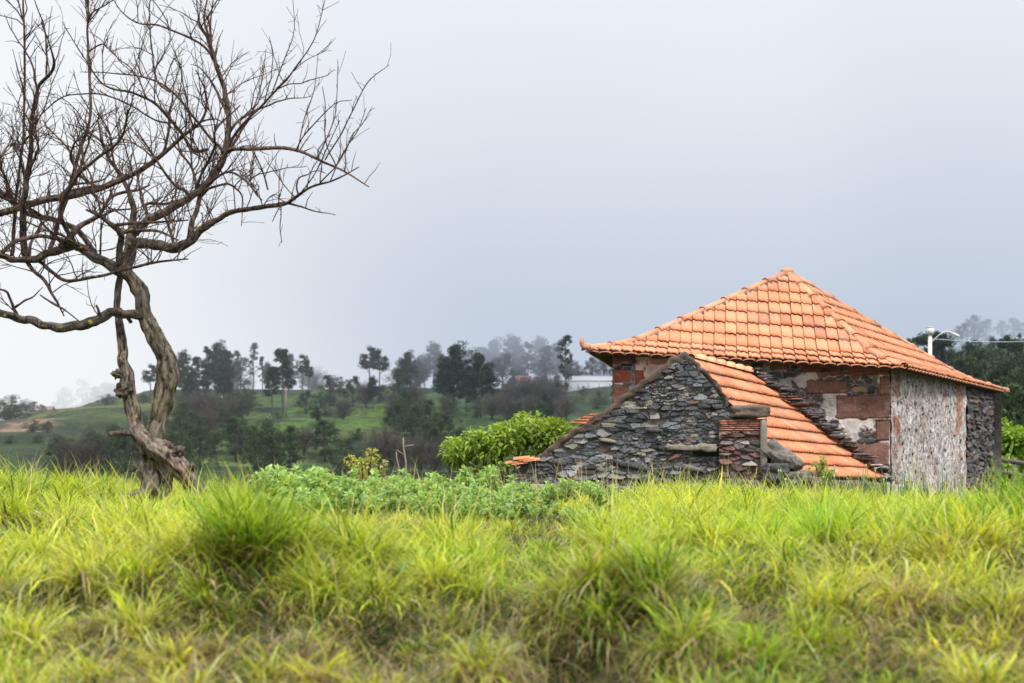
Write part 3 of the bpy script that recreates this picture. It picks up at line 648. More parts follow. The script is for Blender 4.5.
# ------------------------------------------------------------------ walls of rubble
class Plane:
    def __init__(s, O, U, out=None):
        s.O = V(O[0], O[1], 0); s.U = unit(V(U[0], U[1], 0)); n = V(s.U[1], -s.U[0], 0)
        s.N = n if np.dot(n, -s.O) > 0 else -n
        if out is not None: s.N = -s.N if np.dot(s.N, out) < 0 else s.N
    def uz(s, px, py):
        k = (px-512)/F; u = (k*s.O[1]-s.O[0])/(s.U[0]-k*s.U[1]); Y = s.O[1]+u*s.U[1]
        return u, EZ+(HZ-py)/F*Y
    def p(s, u, z, n=0.0): return s.O+s.U*u+V(0, 0, 1)*z+s.N*n

def inpoly(poly, x, y):
    c = False; n = len(poly)
    for i in range(n):
        x1, y1 = poly[i]; x2, y2 = poly[(i+1) % n]
        if (y1 > y) != (y2 > y) and x < (x2-x1)*(y-y1)/(y2-y1)+x1: c = not c
    return c
def rubble(mb, pl, poly, hs=(.07, .13), ws=(.10, .30), dep=(.02, .06), pal=None, skip=(), cover=1.0, gap=.012):
    us = [p[0] for p in poly]; zs = [p[1] for p in poly]; z = min(zs)-.03
    while z < max(zs):
        h = random.uniform(*hs); u = min(us)-random.random()*.2
        while u < max(us):
            w = random.uniform(*ws); cu, cz = u+w/2, z+h/2+random.uniform(-.3, .3)*h*.5
            u += w+gap*random.random()
            hh = h*random.uniform(.75, 1.15)
            if not (inpoly(poly, cu-w*.42, cz) and inpoly(poly, cu+w*.42, cz) and inpoly(poly, cu, cz+hh*.4)):
                if not inpoly(poly, cu, cz): continue
                w *= .5; hh *= .6
                if not (inpoly(poly, cu-w*.4, cz) and inpoly(poly, cu+w*.4, cz)): continue
            if any(a-.01 < cu < b+.01 and c_-.01 < cz < d_+.01 for a, b, c_, d_ in skip): continue
            if random.random() > cover: continue
            one_stone(mb, pl, cu, cz, w, hh, random.uniform(*dep), random.choice(pal))
        z += h*.93
def one_stone(mb, pl, cu, cz, w, h, d, c, expo=3.0, n=11):
    c = np.array(c)*random.uniform(.7, 1.35); n = random.choice((6, 7, 8, 9)); expo = random.choice((2.2, 3, 4.5))
    a = np.arange(n)*2*math.pi/n+np.array([random.uniform(-.22, .22) for _ in range(n)])+random.random(); ca, sa = np.cos(a), np.sin(a)
    r = (np.abs(ca)**expo+np.abs(sa)**expo)**(-1/expo)*np.array([random.uniform(.72, 1.12) for _ in a])
    tu, tz = random.uniform(-.35, .35)*d/w*1.6, random.uniform(-.5, .25)*d/h*1.2; rot = random.gauss(0, .2); cr, sr = math.cos(rot), math.sin(rot)
    vs = []
    for sc, dd in ((1.02, -.03), (1.0, d*.45), (random.uniform(.62, .8), d)):
        x = ca*r*w*.5*sc; y = sa*r*h*.5*sc; x, y = x*cr-y*sr, x*sr+y*cr
        for i in range(n): vs.append(pl.p(cu+x[i], cz+y[i], dd+(tu*x[i]+tz*y[i] if dd > 0 else 0)+random.uniform(-.004, .006)))
    vs.append(pl.p(cu+random.uniform(-.1, .1)*w, cz, d*random.uniform(1.0, 1.25)))
    q = [(k*n+i, k*n+(i+1) % n, (k+1)*n+(i+1) % n, (k+1)*n+i) for k in range(2) for i in range(n)]
    t = [(2*n+i, 2*n+(i+1) % n, 3*n) for i in range(n)]
    mb.add(vs, q, t, c)
def vor(u, z, sx, sz, drop, seed):
    """anisotropic cells: returns F1, F2-F1, cell id and offset from the cell seed"""
    gx, gz = np.floor(u/sx), np.floor(z/sz); shp = u.shape
    f1 = np.full(shp, 9e9); f2 = np.full(shp, 9e9); cid = np.zeros(shp); du = np.zeros(shp); dz = np.zeros(shp)
    for ox in range(-2, 3):
        for oz in range(-2, 3):
            ix, iz = gx+ox, gz+oz; h1 = _hash(ix, iz, ix*0, seed); h2 = _hash(ix, iz, ix*0, seed+1); h3 = _hash(ix, iz, ix*0, seed+2); h4 = _hash(ix, iz, ix*0, seed+3)
            a = u/sx-(ix+.1+.8*h1+.5*(iz % 2)); b = z/sz-(iz+.15+.7*h2)
            d = np.maximum(np.sqrt(a*a+b*b)*.6+.4*(np.abs(a)+np.abs(b)), np.abs(b)*1.15); d = np.where(h3 < drop, 9e8, d)
            k = d < f1
            f2 = np.where(k, f1, np.minimum(f2, d)); cid = np.where(k, h4, cid); du = np.where(k, a, du); dz = np.where(k, b, dz); f1 = np.where(k, d, f1)
    return f1, f2-f1, cid, du, dz
def masonry(name, pl, poly, pal, mortar, parent, adder, sx=.17, sz=.085, drop=.33, dep=.045, res=.0095, seed=1, n0=.0, cover=1.0, mort_d=.5, skip=(), joint=.11, m_='masonry'):
    us = [p[0] for p in poly]; zs = [p[1] for p in poly]
    U = np.arange(min(us), max(us)+res, res); Z = np.arange(min(zs), max(zs)+res, res); u, z = np.meshgrid(U, Z)
    wu = u+.05*fbm(u*5, z*9, 0, seed, 4); wz = z+.020*fbm(u*5, z*8, 0, seed+9, 4)
    big = vor(wu, wz, sx, sz, drop, seed); sml = vor(wu, wz, sx*.5, sz*.55, .2, seed+30)
    pick = (fbm(u*2.2, z*2.8, 0, seed+5, 2) > .22)
    f1, ed, cid, du, dz = (np.where(pick, b_, a_) for a_, b_ in zip(big, sml))
    sc = np.where(pick, .55, 1.0)
    k = smooth(joint*.5, joint*1.35, ed)
    r2 = (cid*7919) % 1; r3 = (cid*104729) % 1; r4 = (cid*1299.7) % 1
    prot = (.35+.65*r2)
    h = k*dep*sc*prot+k*dep*1.15*(du*(r3-.5)+dz*(r4-.72))*sc
    rough = fbm(u*22, z*22, 0, seed+7, 4); h = h+.011*rough*(.4+k)+.02*fbm(u*1.1, z*1.1, 0, seed+8, 2)
    pal = np.array(pal); ci = np.clip((cid*len(pal)).astype(int), 0, len(pal)-1)
    c = pal[ci]*(.62+.8*r3)[..., None]*(1+.35*rough)[..., None]
    # mortar: fills joints, and in places buries the stones
    bury = smooth(1-cover-.02, 1-cover+.10, .5+.8*fbm(u*3.1, z*3.6, 0, seed+11, 4)) if cover < 1 else np.ones_like(u)
    kk = k*bury; mz = fbm(u*6, z*6, 0, seed+13, 4)
    mc = np.array(mortar)*(1+.55*mz+.3*rough)[..., None]; deepj = smooth(.1, -.25, fbm(u*2.6, z*2.6, 0, seed+14, 3))[..., None]*mort_d
    mc = mc*(1-deepj*.85); h = h*bury+(1-bury)*(.016+.008*mz); h = h-(1-k)*.03*deepj[..., 0]
    kc = kk[..., None]; c = np.clip(c*kc+mc*(1-kc), 0, .9)
    pts = pl.O+u[..., None]*pl.U+z[..., None]*V(0, 0, 1)+(h+n0)[..., None]*pl.N
    ins = np.zeros(u.shape, bool); x1 = np.array(us); y1 = np.array(zs)
    for i in range(len(us)):
        j = (i+1) % len(us)
        cond = ((y1[i] > z) != (y1[j] > z)) & (u < (x1[j]-x1[i])*(z-y1[i])/((y1[j]-y1[i]) or 1e-9)+x1[i]); ins ^= cond
    for a, b, c_, d_ in skip: ins &= ~((u > a+.012) & (u < b-.012) & (z > c_+.012) & (z < d_-.012))
    ny, nx = u.shape; f = ins[:-1, :-1] & ins[1:, 1:] & ins[:-1, 1:] & ins[1:, :-1]
    idx = np.arange(nx*ny).reshape(ny, nx); q = np.stack([idx[:-1, :-1][f], idx[:-1, 1:][f], idx[1:, 1:][f], idx[1:, :-1][f]], 1)
    usd = np.unique(q); mp = np.full(nx*ny, -1); mp[usd] = np.arange(len(usd))
    mb = MB(); mb.add(pts.reshape(-1, 3)[usd], mp[q], c=c.reshape(-1, 3)[usd]); return adder(mb, name, M[m_], parent, True)
PAL_BAS = [(.08, .083, .096)]*5+[(.13, .135, .15)]*5+[(.23, .23, .24)]*3+[(.05, .052, .06)]*3+[(.26, .235, .2), (.15, .10, .085), (.30, .27, .25)]
PAL_MIX = [(.10, .10, .11)]*4+[(.16, .155, .16)]*3+[(.055, .05, .055)]*3+[(.24, .20, .17)]*2+[(.22, .11, .085)]*2+[(.13, .085, .075)]*2
PAL_DRK = [(.10, .095, .10)]*3+[(.055, .05, .05)]*3+[(.17, .15, .14)]*2+[(.14, .09, .075)]
def slab_poly(mb, pl, poly, n0, n1, c=(1, 1, 1), step=None):
    """extruded polygon between offsets n0 (front) and n1 (back)"""
    k = len(poly); cu = sum(p[0] for p in poly)/k; cz = sum(p[1] for p in poly)/k
    v = [pl.p(u, z, n0) for u, z in poly]+[pl.p(u, z, n1) for u, z in poly]+[pl.p(cu, cz, n0), pl.p(cu, cz, n1)]
    mb.add(v, [(i, (i+1) % k, k+(i+1) % k, k+i) for i in range(k)], [(i, (i+1) % k, 2*k) for i in range(k)]+[(k+(i+1) % k, k+i, 2*k+1) for i in range(k)], c)
def block(mb, pl, u0, u1, z0, z1, n0=-.05, n1=.025, c=(1, 1, 1), seed=0, rough=.012):
    """dressed block with worn, slightly uneven face and rounded arrises"""
    nu = max(6, int((u1-u0)/.022)); nz = max(6, int((z1-z0)/.022))
    U = np.linspace(0, 1, nu+1); Z = np.linspace(0, 1, nz+1); vs = []
    for j in Z:
        for i in U:
            e = min(i*(u1-u0), (1-i)*(u1-u0), j*(z1-z0), (1-j)*(z1-z0))+.012*float(fbm(i*9, j*9, 0, seed+3, 2)); rd = .03
            dn = n1-(max(0, rd-e)/rd)**2*.022+float(fbm(i*(u1-u0)*7+seed, j*(z1-z0)*7, 0, seed, 4))*rough*1.8
            ex = float(fbm(j*6+seed, i*6, 0, seed+5, 3))*.035
            vs.append(pl.p(u0+i*(u1-u0)+ex*(1 if i in (0, 1) else .3), z0+j*(z1-z0)+ex*(1 if j in (0, 1) else .2), dn))
    w = nu+1; q = [(j*w+i, j*w+i+1, (j+1)*w+i+1, (j+1)*w+i) for j in range(nz) for i in range(nu)]
    b = len(vs); rim = [i for i in range(w)]+[j*w+nu for j in range(1, nz+1)]+[nz*w+i for i in range(nu-1, -1, -1)]+[j*w for j in range(nz-1, 0, -1)]
    for r_ in rim: vs.append(vs[r_]-pl.N*(n1-n0))
    for i in range(len(rim)): k = (i+1) % len(rim); q.append((rim[i], b+i, b+k, rim[k]))
    vv = np.array(vs); n_ = fbm(vv[:, 0]*3, vv[:, 1]*3, vv[:, 2]*3, seed, 3)[:, None]
    mb.add(vs, q, c=np.array(c)*(1+.45*n_))
TUFF = (.215, .11, .085)

# ------------------------------------------------------------------ house
C = V(6.38, 24.0, 0); L_ = V(1.74, 24.65, 0); R_ = V(10.17, 29.83, 0); B_ = V(3.2, 30.5, 0)
zE = dict(L=EZ+1.70, C=EZ+1.43, R=EZ+1.20, B=EZ+1.62)
G0 = EZ-1.25
house = empty('stone_house', (6.0, 27.2, EZ-.95), 'old square stone house with a hipped orange tile roof and half plastered side', 'house')
HO = np.array(house.location)
def hb(mb, name, m_, parent=house, sm=False):
    return mb.build(name, m_, parent, sm, origin=HO)
FP = Plane(C, L_-C); SP = Plane(C, R_-C)
Lw = np.linalg.norm(L_-C); Sw = np.linalg.norm(R_-C); TH = .45
# front wall
mb = MB()
topf = lambda u: zE['C']+(zE['L']-zE['C'])*u/Lw
w0 = V(C[0], C[1], G0); 
def wall_slab(mb, pl, length, zt0, zt1, n0=0.0, n1=-.45, c=(1, 1, 1), u0=0.0):
    slab_poly(mb, pl, [(u0, G0), (length, G0), (length, zt1), (u0, zt0)], n0, n1, c)
wall_slab(mb, FP, Lw, zE['C']-.02, zE['L']-.02)
front = hb(mb, 'wall', M['mortar']); front['label'] = 'rubble and red block wall under the front eave'
blocks = [(806, 848, 380, 394), (836, 891, 395, 419), (879, 891, 376, 394.5), (801, 823, 365, 373), (848, 891, 366, 375), (770, 789, 361, 370), (875, 890, 419.6, 441), (842, 889, 442, 466), (610, 634, 354, 362), (609, 644, 370, 383), (609, 632, 384, 404), (609, 640, 420, 440)]
skip = []; k = 0
for (a, b, c_, d_) in blocks:
    u1, z1 = FP.uz(a, c_); u0, z0 = FP.uz(b, d_); u0 = max(u0, .004); u1 = min(u1, Lw-.004)
    skip.append((u0, u1, z0, z1)); mb = MB(); colr = np.array(TUFF)*random.uniform(.8, 1.25)
    if k == 9: colr = V(.28, .095, .06)
    block(mb, FP, u0, u1, z0, z1, -.05, .035, colr, k); hb(mb, 'stone_block', M['tuff'], front); k += 1
u1, z1 = FP.uz(851, 386); u0, z0 = FP.uz(869, 393); mb = MB(); block(mb, FP, u0, u1, z0, z1, -.05, .03, (.30, .21, .13), 77); hb(mb, 'stone_block', M['tuff'], front); skip.append((u0, u1, z0, z1))
u1, z1 = FP.uz(650, 357.5); u0, z0 = FP.uz(745, 363.5); mb = MB(); block(mb, FP, u0, u1, z0, z1-.0, -.05, .04, (.42, .33, .27), 78); hb(mb, 'lintel', M['tuff'], front); skip.append((u0, u1, z0, z1))
masonry('masonry_face', FP, [(0.005, G0+.1), (Lw-.005, G0+.1), (Lw-.005, zE['L']-.03), (0.005, zE['C']-.03)], PAL_MIX, (.70, .62, .59), front, hb, .14, .062, .32, .045, .009, 3, .004, .68, .3, skip, .12)
# side wall: plastered part, then bare stone part
uP, _ = SP.uz(965, 400)
zS = lambda u: zE['C']+(zE['R']-zE['C'])*u/Sw
nu, nz = 150, 110; mb = MB(); vs = []; cs = []
for j in range(nz+1):
    for i in range(nu+1):
        u = uP*i/nu; z = G0+(zS(u)-.02-G0)*j/nz; vs.append((u, z))
vs = np.array(vs); dn = .022*fbm(vs[:, 0]*5, vs[:, 1]*3.5, 0, 201, 4)+.016*fbm(vs[:, 0]*16, vs[:, 1]*9, 0, 203, 3)
v3 = np.array([SP.p(u, z, d+.02) for (u, z), d in zip(vs, dn)])
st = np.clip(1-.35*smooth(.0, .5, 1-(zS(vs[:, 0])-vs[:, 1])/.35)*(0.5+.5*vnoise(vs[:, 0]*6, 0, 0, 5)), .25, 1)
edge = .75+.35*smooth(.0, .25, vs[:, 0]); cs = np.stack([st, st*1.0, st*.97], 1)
red = ((np.abs(vs[:, 0]-.28) < .16) & (((vs[:, 1] > EZ+.9) & (vs[:, 1] < EZ+1.25)) | ((vs[:, 1] > EZ+.25) & (vs[:, 1] < EZ+.6)))) | ((np.abs(vs[:, 0]-(uP-.45)) < .22) & (vs[:, 1] > EZ-.2) & (fbm(vs[:, 0]*3, vs[:, 1]*3, 0, 9, 2) > -.05))
cs[red] *= V(.85, .52, .42)
q = [(j*(nu+1)+i, j*(nu+1)+i+1, (j+1)*(nu+1)+i+1, (j+1)*(nu+1)+i) for j in range(nz) for i in range(nu)]
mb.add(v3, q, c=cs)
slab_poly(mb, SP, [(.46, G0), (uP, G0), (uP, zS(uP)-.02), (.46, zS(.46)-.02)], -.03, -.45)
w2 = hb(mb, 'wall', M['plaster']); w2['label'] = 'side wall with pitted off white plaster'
mb = MB(); one = MB()
for _ in range(110):
    u = random.uniform(.1, uP-.1); z = random.uniform(G0+.3, zS(u)-.1); one_stone(one, SP, u, z, random.uniform(.03, .12), random.uniform(.03, .09), .03, random.choice(PAL_MIX))
hb(one, 'rubble_stones', M['stone'], w2)['kind'] = 'stuff'
slab_poly(mb, SP, [(uP, G0), (Sw, G0), (Sw, zE['R']-.02), (uP, zS(uP)-.02)], -.02, -.45)
w3 = hb(mb, 'wall', M['mortar_dark']); w3['label'] = 'bare dark stone end of the side wall'
masonry('masonry_face', SP, [(uP+.01, G0+.1), (Sw-.0, G0+.1), (Sw-.0, zE['R']-.03), (uP+.01, zS(uP)-.03)], PAL_DRK, (.19, .16, .14), w3, hb, .20, .075, .36, .06, .011, 5, .0, .95, .9, (), .09)
BP = Plane(R_, B_-R_, V(0, 1, 0)); LP = Plane(B_, L_-B_, V(-1, 0, 0))
for pl, a, b, za, zb in ((BP, R_, B_, zE['R'], zE['B']), (LP, B_, L_, zE['B'], zE['L'])):
    ln = np.linalg.norm(b-a); mb = MB(); slab_poly(mb, pl, [(.0, G0), (ln, G0), (ln, zb-.02), (.0, za-.02)], 0, -.4)
    w4 = hb(mb, 'wall', M['mortar_dark']); mb = MB()
    rubble(mb, pl, [(.1, G0+.1), (ln-.1, G0+.1), (ln-.1, zb-.1), (.1, za-.1)], (.10, .17), (.18, .42), (.03, .07), PAL_DRK, (), .9); hb(mb, 'rubble_stones', M['stone'], w4)

# ---- tiled slopes
TILE = V(.57, .218, .105)
def prof_marseille(s): return .024*np.exp(-((s-.10)/.10)**2)+.012*np.exp(-((s-.55)/.12)**2)-.012*(s > .86)
def prof_ribs(s): return .034*np.abs(np.sin(math.pi*2*s))**1.3
def tile_field(mb, Sf, ur, te, pitch, lift, thick, prof, n, pal, ns=9, jit=.006, over=.03, seed=0):
    s = np.linspace(0, .985, ns)
    for r in range(len(te)-1):
        t0, t1 = te[r], te[r+1]; a0, b0 = ur(t0); a1, b1 = ur(t1); lo, hi = min(a0, a1), max(b0, b1)
        off = (r % 2)*.0; j0 = int(math.floor(lo/pitch))-1; j1 = int(math.ceil(hi/pitch))+1
        for j in range(j0, j1):
            u = (j+off+s)*pitch+random.uniform(-1, 1)*.004
            if u[-1] < lo or u[0] > hi: continue
            if (u[-1]+u[0])/2 < min(a1, b1)-.02 or (u[-1]+u[0])/2 > max(a1, b1)+.02: continue
            c = np.array(pal[random.randrange(len(pal))])*random.uniform(.9, 1.1); jj = random.uniform(0, jit); sk = random.uniform(-.5, .5)*jit
            h = prof(s)
            tl = t1+over*(t1-t0)+random.uniform(-.02, .03)*(t1-t0)
            U0 = np.clip(u, a0, b0); U1 = np.clip(u, a1, b1)
            tm = (t0+tl)/2; am, bm = ur(min(tm, 1)); Um = np.clip(u, am, bm)
            up = np.array([Sf(x, t0) for x in U0])+n*(h+jj)[:, None]
            md = np.array([Sf(x, tm) for x in Um])+n*(h+jj+lift*.5)[:, None]
            lw = np.array([Sf(x, tl) for x in U1])+n*(h+jj+lift+sk*s)[:, None]
            bt = lw-n*thick; k = ns
            v = np.vstack([up, md, lw, bt, lw[:1], md[:1]-n*thick, md[-1:]-n*thick])
            q = [(i, i+1, k+i+1, k+i) for i in range(k-1)]+[(k+i, k+i+1, 2*k+i+1, 2*k+i) for i in range(k-1)]+[(2*k+i, 2*k+i+1, 3*k+i+1, 3*k+i) for i in range(k-1)]
            q += [(k, 2*k, 3*k, 4*k+1), (2*k-1, 4*k+2, 4*k-1, 3*k-1)]
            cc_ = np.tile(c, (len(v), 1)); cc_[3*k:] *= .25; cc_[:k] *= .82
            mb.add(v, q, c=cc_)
PAL_T = [TILE, TILE*V(1.03, 1.06, 1.06), TILE*V(1.0, .92, .9), TILE*V(.93, .93, .95), TILE*V(1.06, 1.12, 1.15), TILE, TILE, TILE*V(.84, .8, .8), TILE*V(1.06, 1.14, 1.2), TILE*V(.74, .70, .72)]+[TILE]*4
PAL_T2 = [V(.58, .21, .10), V(.60, .23, .11), V(.52, .18, .085), V(.62, .26, .14)]
OH = .34
apex = V(5.26, 27.2, EZ+3.40)
def corner(px, py, Y): return P(px, py, Y)
eL = corner(587, 350, 24.35); eC = corner(904, 366.5, 23.55); eR = corner(1006, 391, 30.2); eB = V(2.75, 31.0, EZ+1.5)
def gprof(t): return np.where(t < .78, t*.88/.78, .88+(t-.78)*.12/.22)
roof = bpy.data.objects.new('roof', None); col.objects.link(roof); roof.parent = house
roof_mb = None
def slope(E0, E1, name_lab=None, rows=9):
    e = E1-E0; e2 = V(e[0], e[1], 0); Lg = np.linalg.norm(e2); e2 = e2/Lg
    uA = float(np.dot((apex-E0)[:2], e2[:2])); foot = V(*(E0[:2]+e2[:2]*uA), 0); Nin = V(*(apex[:2]-foot[:2]), 0)
    def Sf(u, t):
        t = max(t, 1e-4); ue = uA+(u-uA)/t; ze = E0[2]+(E1[2]-E0[2])*np.clip(ue/Lg, -.2, 1.2)
        z = apex[2]+(ze-apex[2])*float(gprof(t)) if t <= 1 else ze-(t-1)*.12/.22*1.9
        xy = E0[:2]+e2[:2]*u+Nin[:2]*(1-t); return V(xy[0], xy[1], z)
    ur = lambda t: (uA-uA*t, uA+(Lg-uA)*t)
    a = Sf(uA, .3); b = Sf(uA, .5); c = Sf(uA+.3, .5); n = unit(np.cross(c-b, b-a)); n = n if n[2] > 0 else -n
    return Sf, ur, n
SL = {}
for nm, E0, E1, rows in (('front', eL, eC, 9), ('side', eC, eR, 10), ('back', eR, eB, 10), ('left', eB, eL, 10)):
    Sf, ur, n = slope(E0, E1); SL[nm] = (Sf, ur, n)
    mb = MB(); te = list(np.linspace(0.0, 1.0, rows+1)); te[0] = .03
    tile_field(mb, Sf, ur, te, .195, .036, .026, prof_marseille, n, PAL_T, jit=.013)
    o = hb(mb, 'tiled_slope', M['tile'], roof)
    # boarding below
    mb = MB(); K = 12; vs = []
    for t in np.linspace(.01, .985, K):
        a, b = ur(t)
        for s_ in np.linspace(0, 1, 9): vs.append(Sf(a+(b-a)*s_, t)-V(0, 0, 1)*.035)
    vs = np.array(vs); m_ = len(vs); vs = np.vstack([vs, vs-V(0, 0, .05)])
    q = [(j*9+i, j*9+i+1, (j+1)*9+i+1, (j+1)*9+i) for j in range(K-1) for i in range(8)]; q += [tuple(m_+x for x in f[::-1]) for f in q]
    q += [((K-1)*9+i, (K-1)*9+i+1, m_+(K-1)*9+i+1, m_+(K-1)*9+i) for i in range(8)]
    mb.add(vs, q, c=(.10, .08, .06)); hb(mb, 'roof_boarding', M['wood_far'], o)

def caps(mb, path, n, r=.085, colr=None, collar=True, over=.06, mort=None):
    """half round cap tiles along a path; n tiles"""
    seg = np.linspace(0, 1, n+1)
    d_ = np.cumsum([0]+[np.linalg.norm(path[i+1]-path[i]) for i in range(len(path)-1)]); d_ = d_/d_[-1]
    at = lambda s: np.array([np.interp(s, d_, path[:, k]) for k in range(3)])
    for i in range(n):
        a = at(seg[i]); b = at(min(1, seg[i+1]+over/n)); d = unit(b-a); sd = unit(np.cross(d, V(0, 0, 1))); up = np.cross(sd, d)
        a = a+sd*random.uniform(-.008, .008); c = np.array(colr[random.randrange(len(colr))])*random.uniform(.85, 1.15)*V(1.0, 1.12, 1.2)
        ang = np.linspace(-.15, math.pi+.15, 9); rings = []
        st = [(0, r*1.0, 0), (.90, r*.95, .006), (.91, r*1.22, .010), (1.0, r*1.22, .012)] if collar else [(0, r, 0), (1, r*1.1, .012)]
        for s_, rr, lf in st:
            p_ = a+(b-a)*s_+up*lf
            for w in (0, .016): rings.append([p_+sd*math.cos(x)*(rr-w)*1.15+up*math.sin(x)*(rr-w)*.85 for x in ang])
        rg = np.array(rings); m_ = len(ang); q = []
        ns_ = len(st)
        for k in range(ns_-1):
            for j in range(m_-1):
                o = 2*k*m_; o2 = 2*(k+1)*m_
                q.append((o+j, o+j+1, o2+j+1, o2+j)); q.append((o+m_+j+1, o+m_+j, o2+m_+j, o2+m_+j+1))
        for k in (0, ns_-1):
            o = 2*k*m_
            for j in range(m_-1): q.append((o+j, o+j+1, o+m_+j+1, o+m_+j))
        cv = np.tile(c, (rg.shape[0], m_, 1)).reshape(rg.shape[0], m_, 3)
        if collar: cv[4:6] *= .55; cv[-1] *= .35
        mb.add(rg.reshape(-1, 3), q, c=cv.reshape(-1, 3))
        if mort is not None:
            ms = []
            for s_ in (0, .5, 1):
                p_ = a+(b-a)*s_-up*.03
                ms += [p_-sd*r*(1.5+random.random()*.35), p_-sd*r*.7+up*.055, p_+sd*r*.7+up*.055, p_+sd*r*(1.5+random.random()*.35)]
            mort.add(ms, [(k*4+j, k*4+j+1, (k+1)*4+j+1, (k+1)*4+j) for k in range(2) for j in range(3)], c=V(.12, .10, .085)*random.uniform(.7, 1.3))
def hip_path(nm, endi, ext=0.0):
    Sf, ur, n = SL[nm]; pts = []
    for t in np.linspace(.0, 1.0, 30):
        pts.append(Sf(ur(max(t, .002))[endi], max(t, .002))+V(0, 0, -.005))
    return np.array(pts)
for nm, k, n in (('front', 0, 9), ('front', 1, 8), ('side', 1, 11), ('back', 1, 11)):
    mb = MB(); mo = MB(); pth = hip_path(nm, k)
    if nm == 'front' and k == 0: pth = np.vstack([pth[:-1], pth[-1]+V(-.04, 0, .03)])
    caps(mb, pth, n, .068, PAL_T, mort=mo)
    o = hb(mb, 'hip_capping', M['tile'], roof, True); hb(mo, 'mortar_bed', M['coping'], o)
mb = MB(); rock(mb, apex+V(0, 0, .0), np.diag([.13, .12, .08]), TILE*V(.9, 1.1, 1.2), 3, .3, .2); hb(mb, 'apex_cap', M['tile'], roof)
mb = MB(); e = eL+V(-.06, -.02, .03)
tube(mb, spline([e+V(.12, 0, .03), e+V(.03, 0, .02), e+V(-.02, 0, .05), e+V(-.03, 0, .12), e+V(-.02, 0, .17)], .02), np.interp(np.linspace(0, 1, len(spline([e+V(.12, 0, .03), e+V(.03, 0, .02), e+V(-.02, 0, .05), e+V(-.03, 0, .12), e+V(-.02, 0, .17)], .02))), [0, .5, .8, 1], [.06, .04, .045, .02]), 8, TILE*.85, .3, 3)
hb(mb, 'corner_finial', M['tile'], roof)
# eave tiles lip following the eave (edge band)
mb = MB()
for A, Bq in ((eL, eC), (eC, eR), (eR, eB), (eB, eL)):
    n_ = int(np.linalg.norm(Bq-A)/.212)
    for i in range(n_):
        p_ = A+(Bq-A)*(i+.5)/n_; inn = unit(V(*(apex-p_)[:2], 0)); sd = unit(V(*(Bq-A)[:2], 0)); ang = np.linspace(0, math.pi, 6)
        r1 = [p_+sd*math.cos(x)*.10+V(0, 0, 1)*(math.sin(x)*.03-.03)-inn*.035 for x in ang]; r2 = [q_+inn*.35+V(0, 0, .05) for q_ in r1]
        r0 = [q_-V(0, 0, .018) for q_ in r1]; k = 6
        mb.add(np.array(r1+r2+r0), [(j, j+1, k+j+1, k+j) for j in range(k-1)]+[(2*k+j, 2*k+j+1, j+1, j) for j in range(k-1)], c=TILE*random.uniform(.6, .95))
hb(mb, 'eave_tiles', M['tile'], roof)
# dim soffit with moss closing the eave from below
mb = MB()
for A, Bq, a, b, za, zb in ((eL, eC, L_, C, zE['L'], zE['C']), (eC, eR, C, R_, zE['C'], zE['R']), (eR, eB, R_, B_, zE['R'], zE['B']), (eB, eL, B_, L_, zE['B'], zE['L'])):
    i0 = V(a[0], a[1], za-.04); i1 = V(b[0], b[1], zb-.04)
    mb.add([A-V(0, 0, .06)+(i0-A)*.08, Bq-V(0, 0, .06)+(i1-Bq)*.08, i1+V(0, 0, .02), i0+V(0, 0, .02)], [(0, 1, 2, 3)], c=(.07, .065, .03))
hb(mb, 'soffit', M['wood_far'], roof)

# ------------------------------------------------------------------ annex with stone gable
AO = V(3.0, 22.2, EZ-.85)
annex = empty('stone_annex', AO, 'ruined low annex with dark rubble gable and orange tiled slope in front of the house', 'outbuilding')
def ab(mb, name, m_, parent=annex, sm=False): return mb.build(name, m_, parent, sm, origin=AO)
R0 = P(690, 357, 22.1); R1 = P(756, 374, 24.12); E0 = P(801, 477, 21.65); E1 = P(886, 480, 23.85)
GP = Plane((2.76, 21.95), (.99, -.139))
gp = lambda px, py: GP.uz(px, py)
gable_px = [(508, 480), (512, 470), (530, 461), (560, 440), (600, 412), (640, 383), (668, 361), (680, 353), (690, 357), (700, 366), (712, 380), (722, 393), (729, 405), (735, 420), (735, 505), (506, 505)]
gpoly = [gp(*p_) for p_ in gable_px]
mb = MB(); inner = [(u, z-.02 if i < 13 else z) for i, (u, z) in enumerate(gpoly)]
slab_poly(mb, GP, inner, 0, -.38)
gw = ab(mb, 'wall', M['mortar_dark'])
mortar_gable = M['mortar_dark']
ledge = gp(668, 444)+gp(716, 452)
holes = []
u0, z1 = gp(692, 451); u1, z0 = gp(720, 457); holes.append((u0, u1, z0, z1))
stone_poly = [gp(*p_) for p_ in [(514, 505), (514, 470), (545, 456), (565, 443), (604, 415), (643, 387), (668, 366), (681, 359), (690, 361), (700, 371), (712, 385), (720, 397), (728, 410), (734, 422), (734, 505)]]
u_r = gp(734, 420)[0]
masonry('masonry_face', GP, [(u, z) for u, z in stone_poly], PAL_BAS, (.34, .315, .30), gw, ab, .15, .056, .40, .05, .0080, 11, .012, .90, .8, holes, .085)
mb = MB(); u0, z1 = gp(692, 451); u1, z0 = gp(720, 457); slab_poly(mb, GP, [(u0, z0), (u1, z0), (u1, z1), (u0, z1)], .004, -.1, (.02, .017, .015)); ab(mb, 'cavity_shade', M['coping'], gw)  # near-black slab painted as the shade of a gap under the ledge
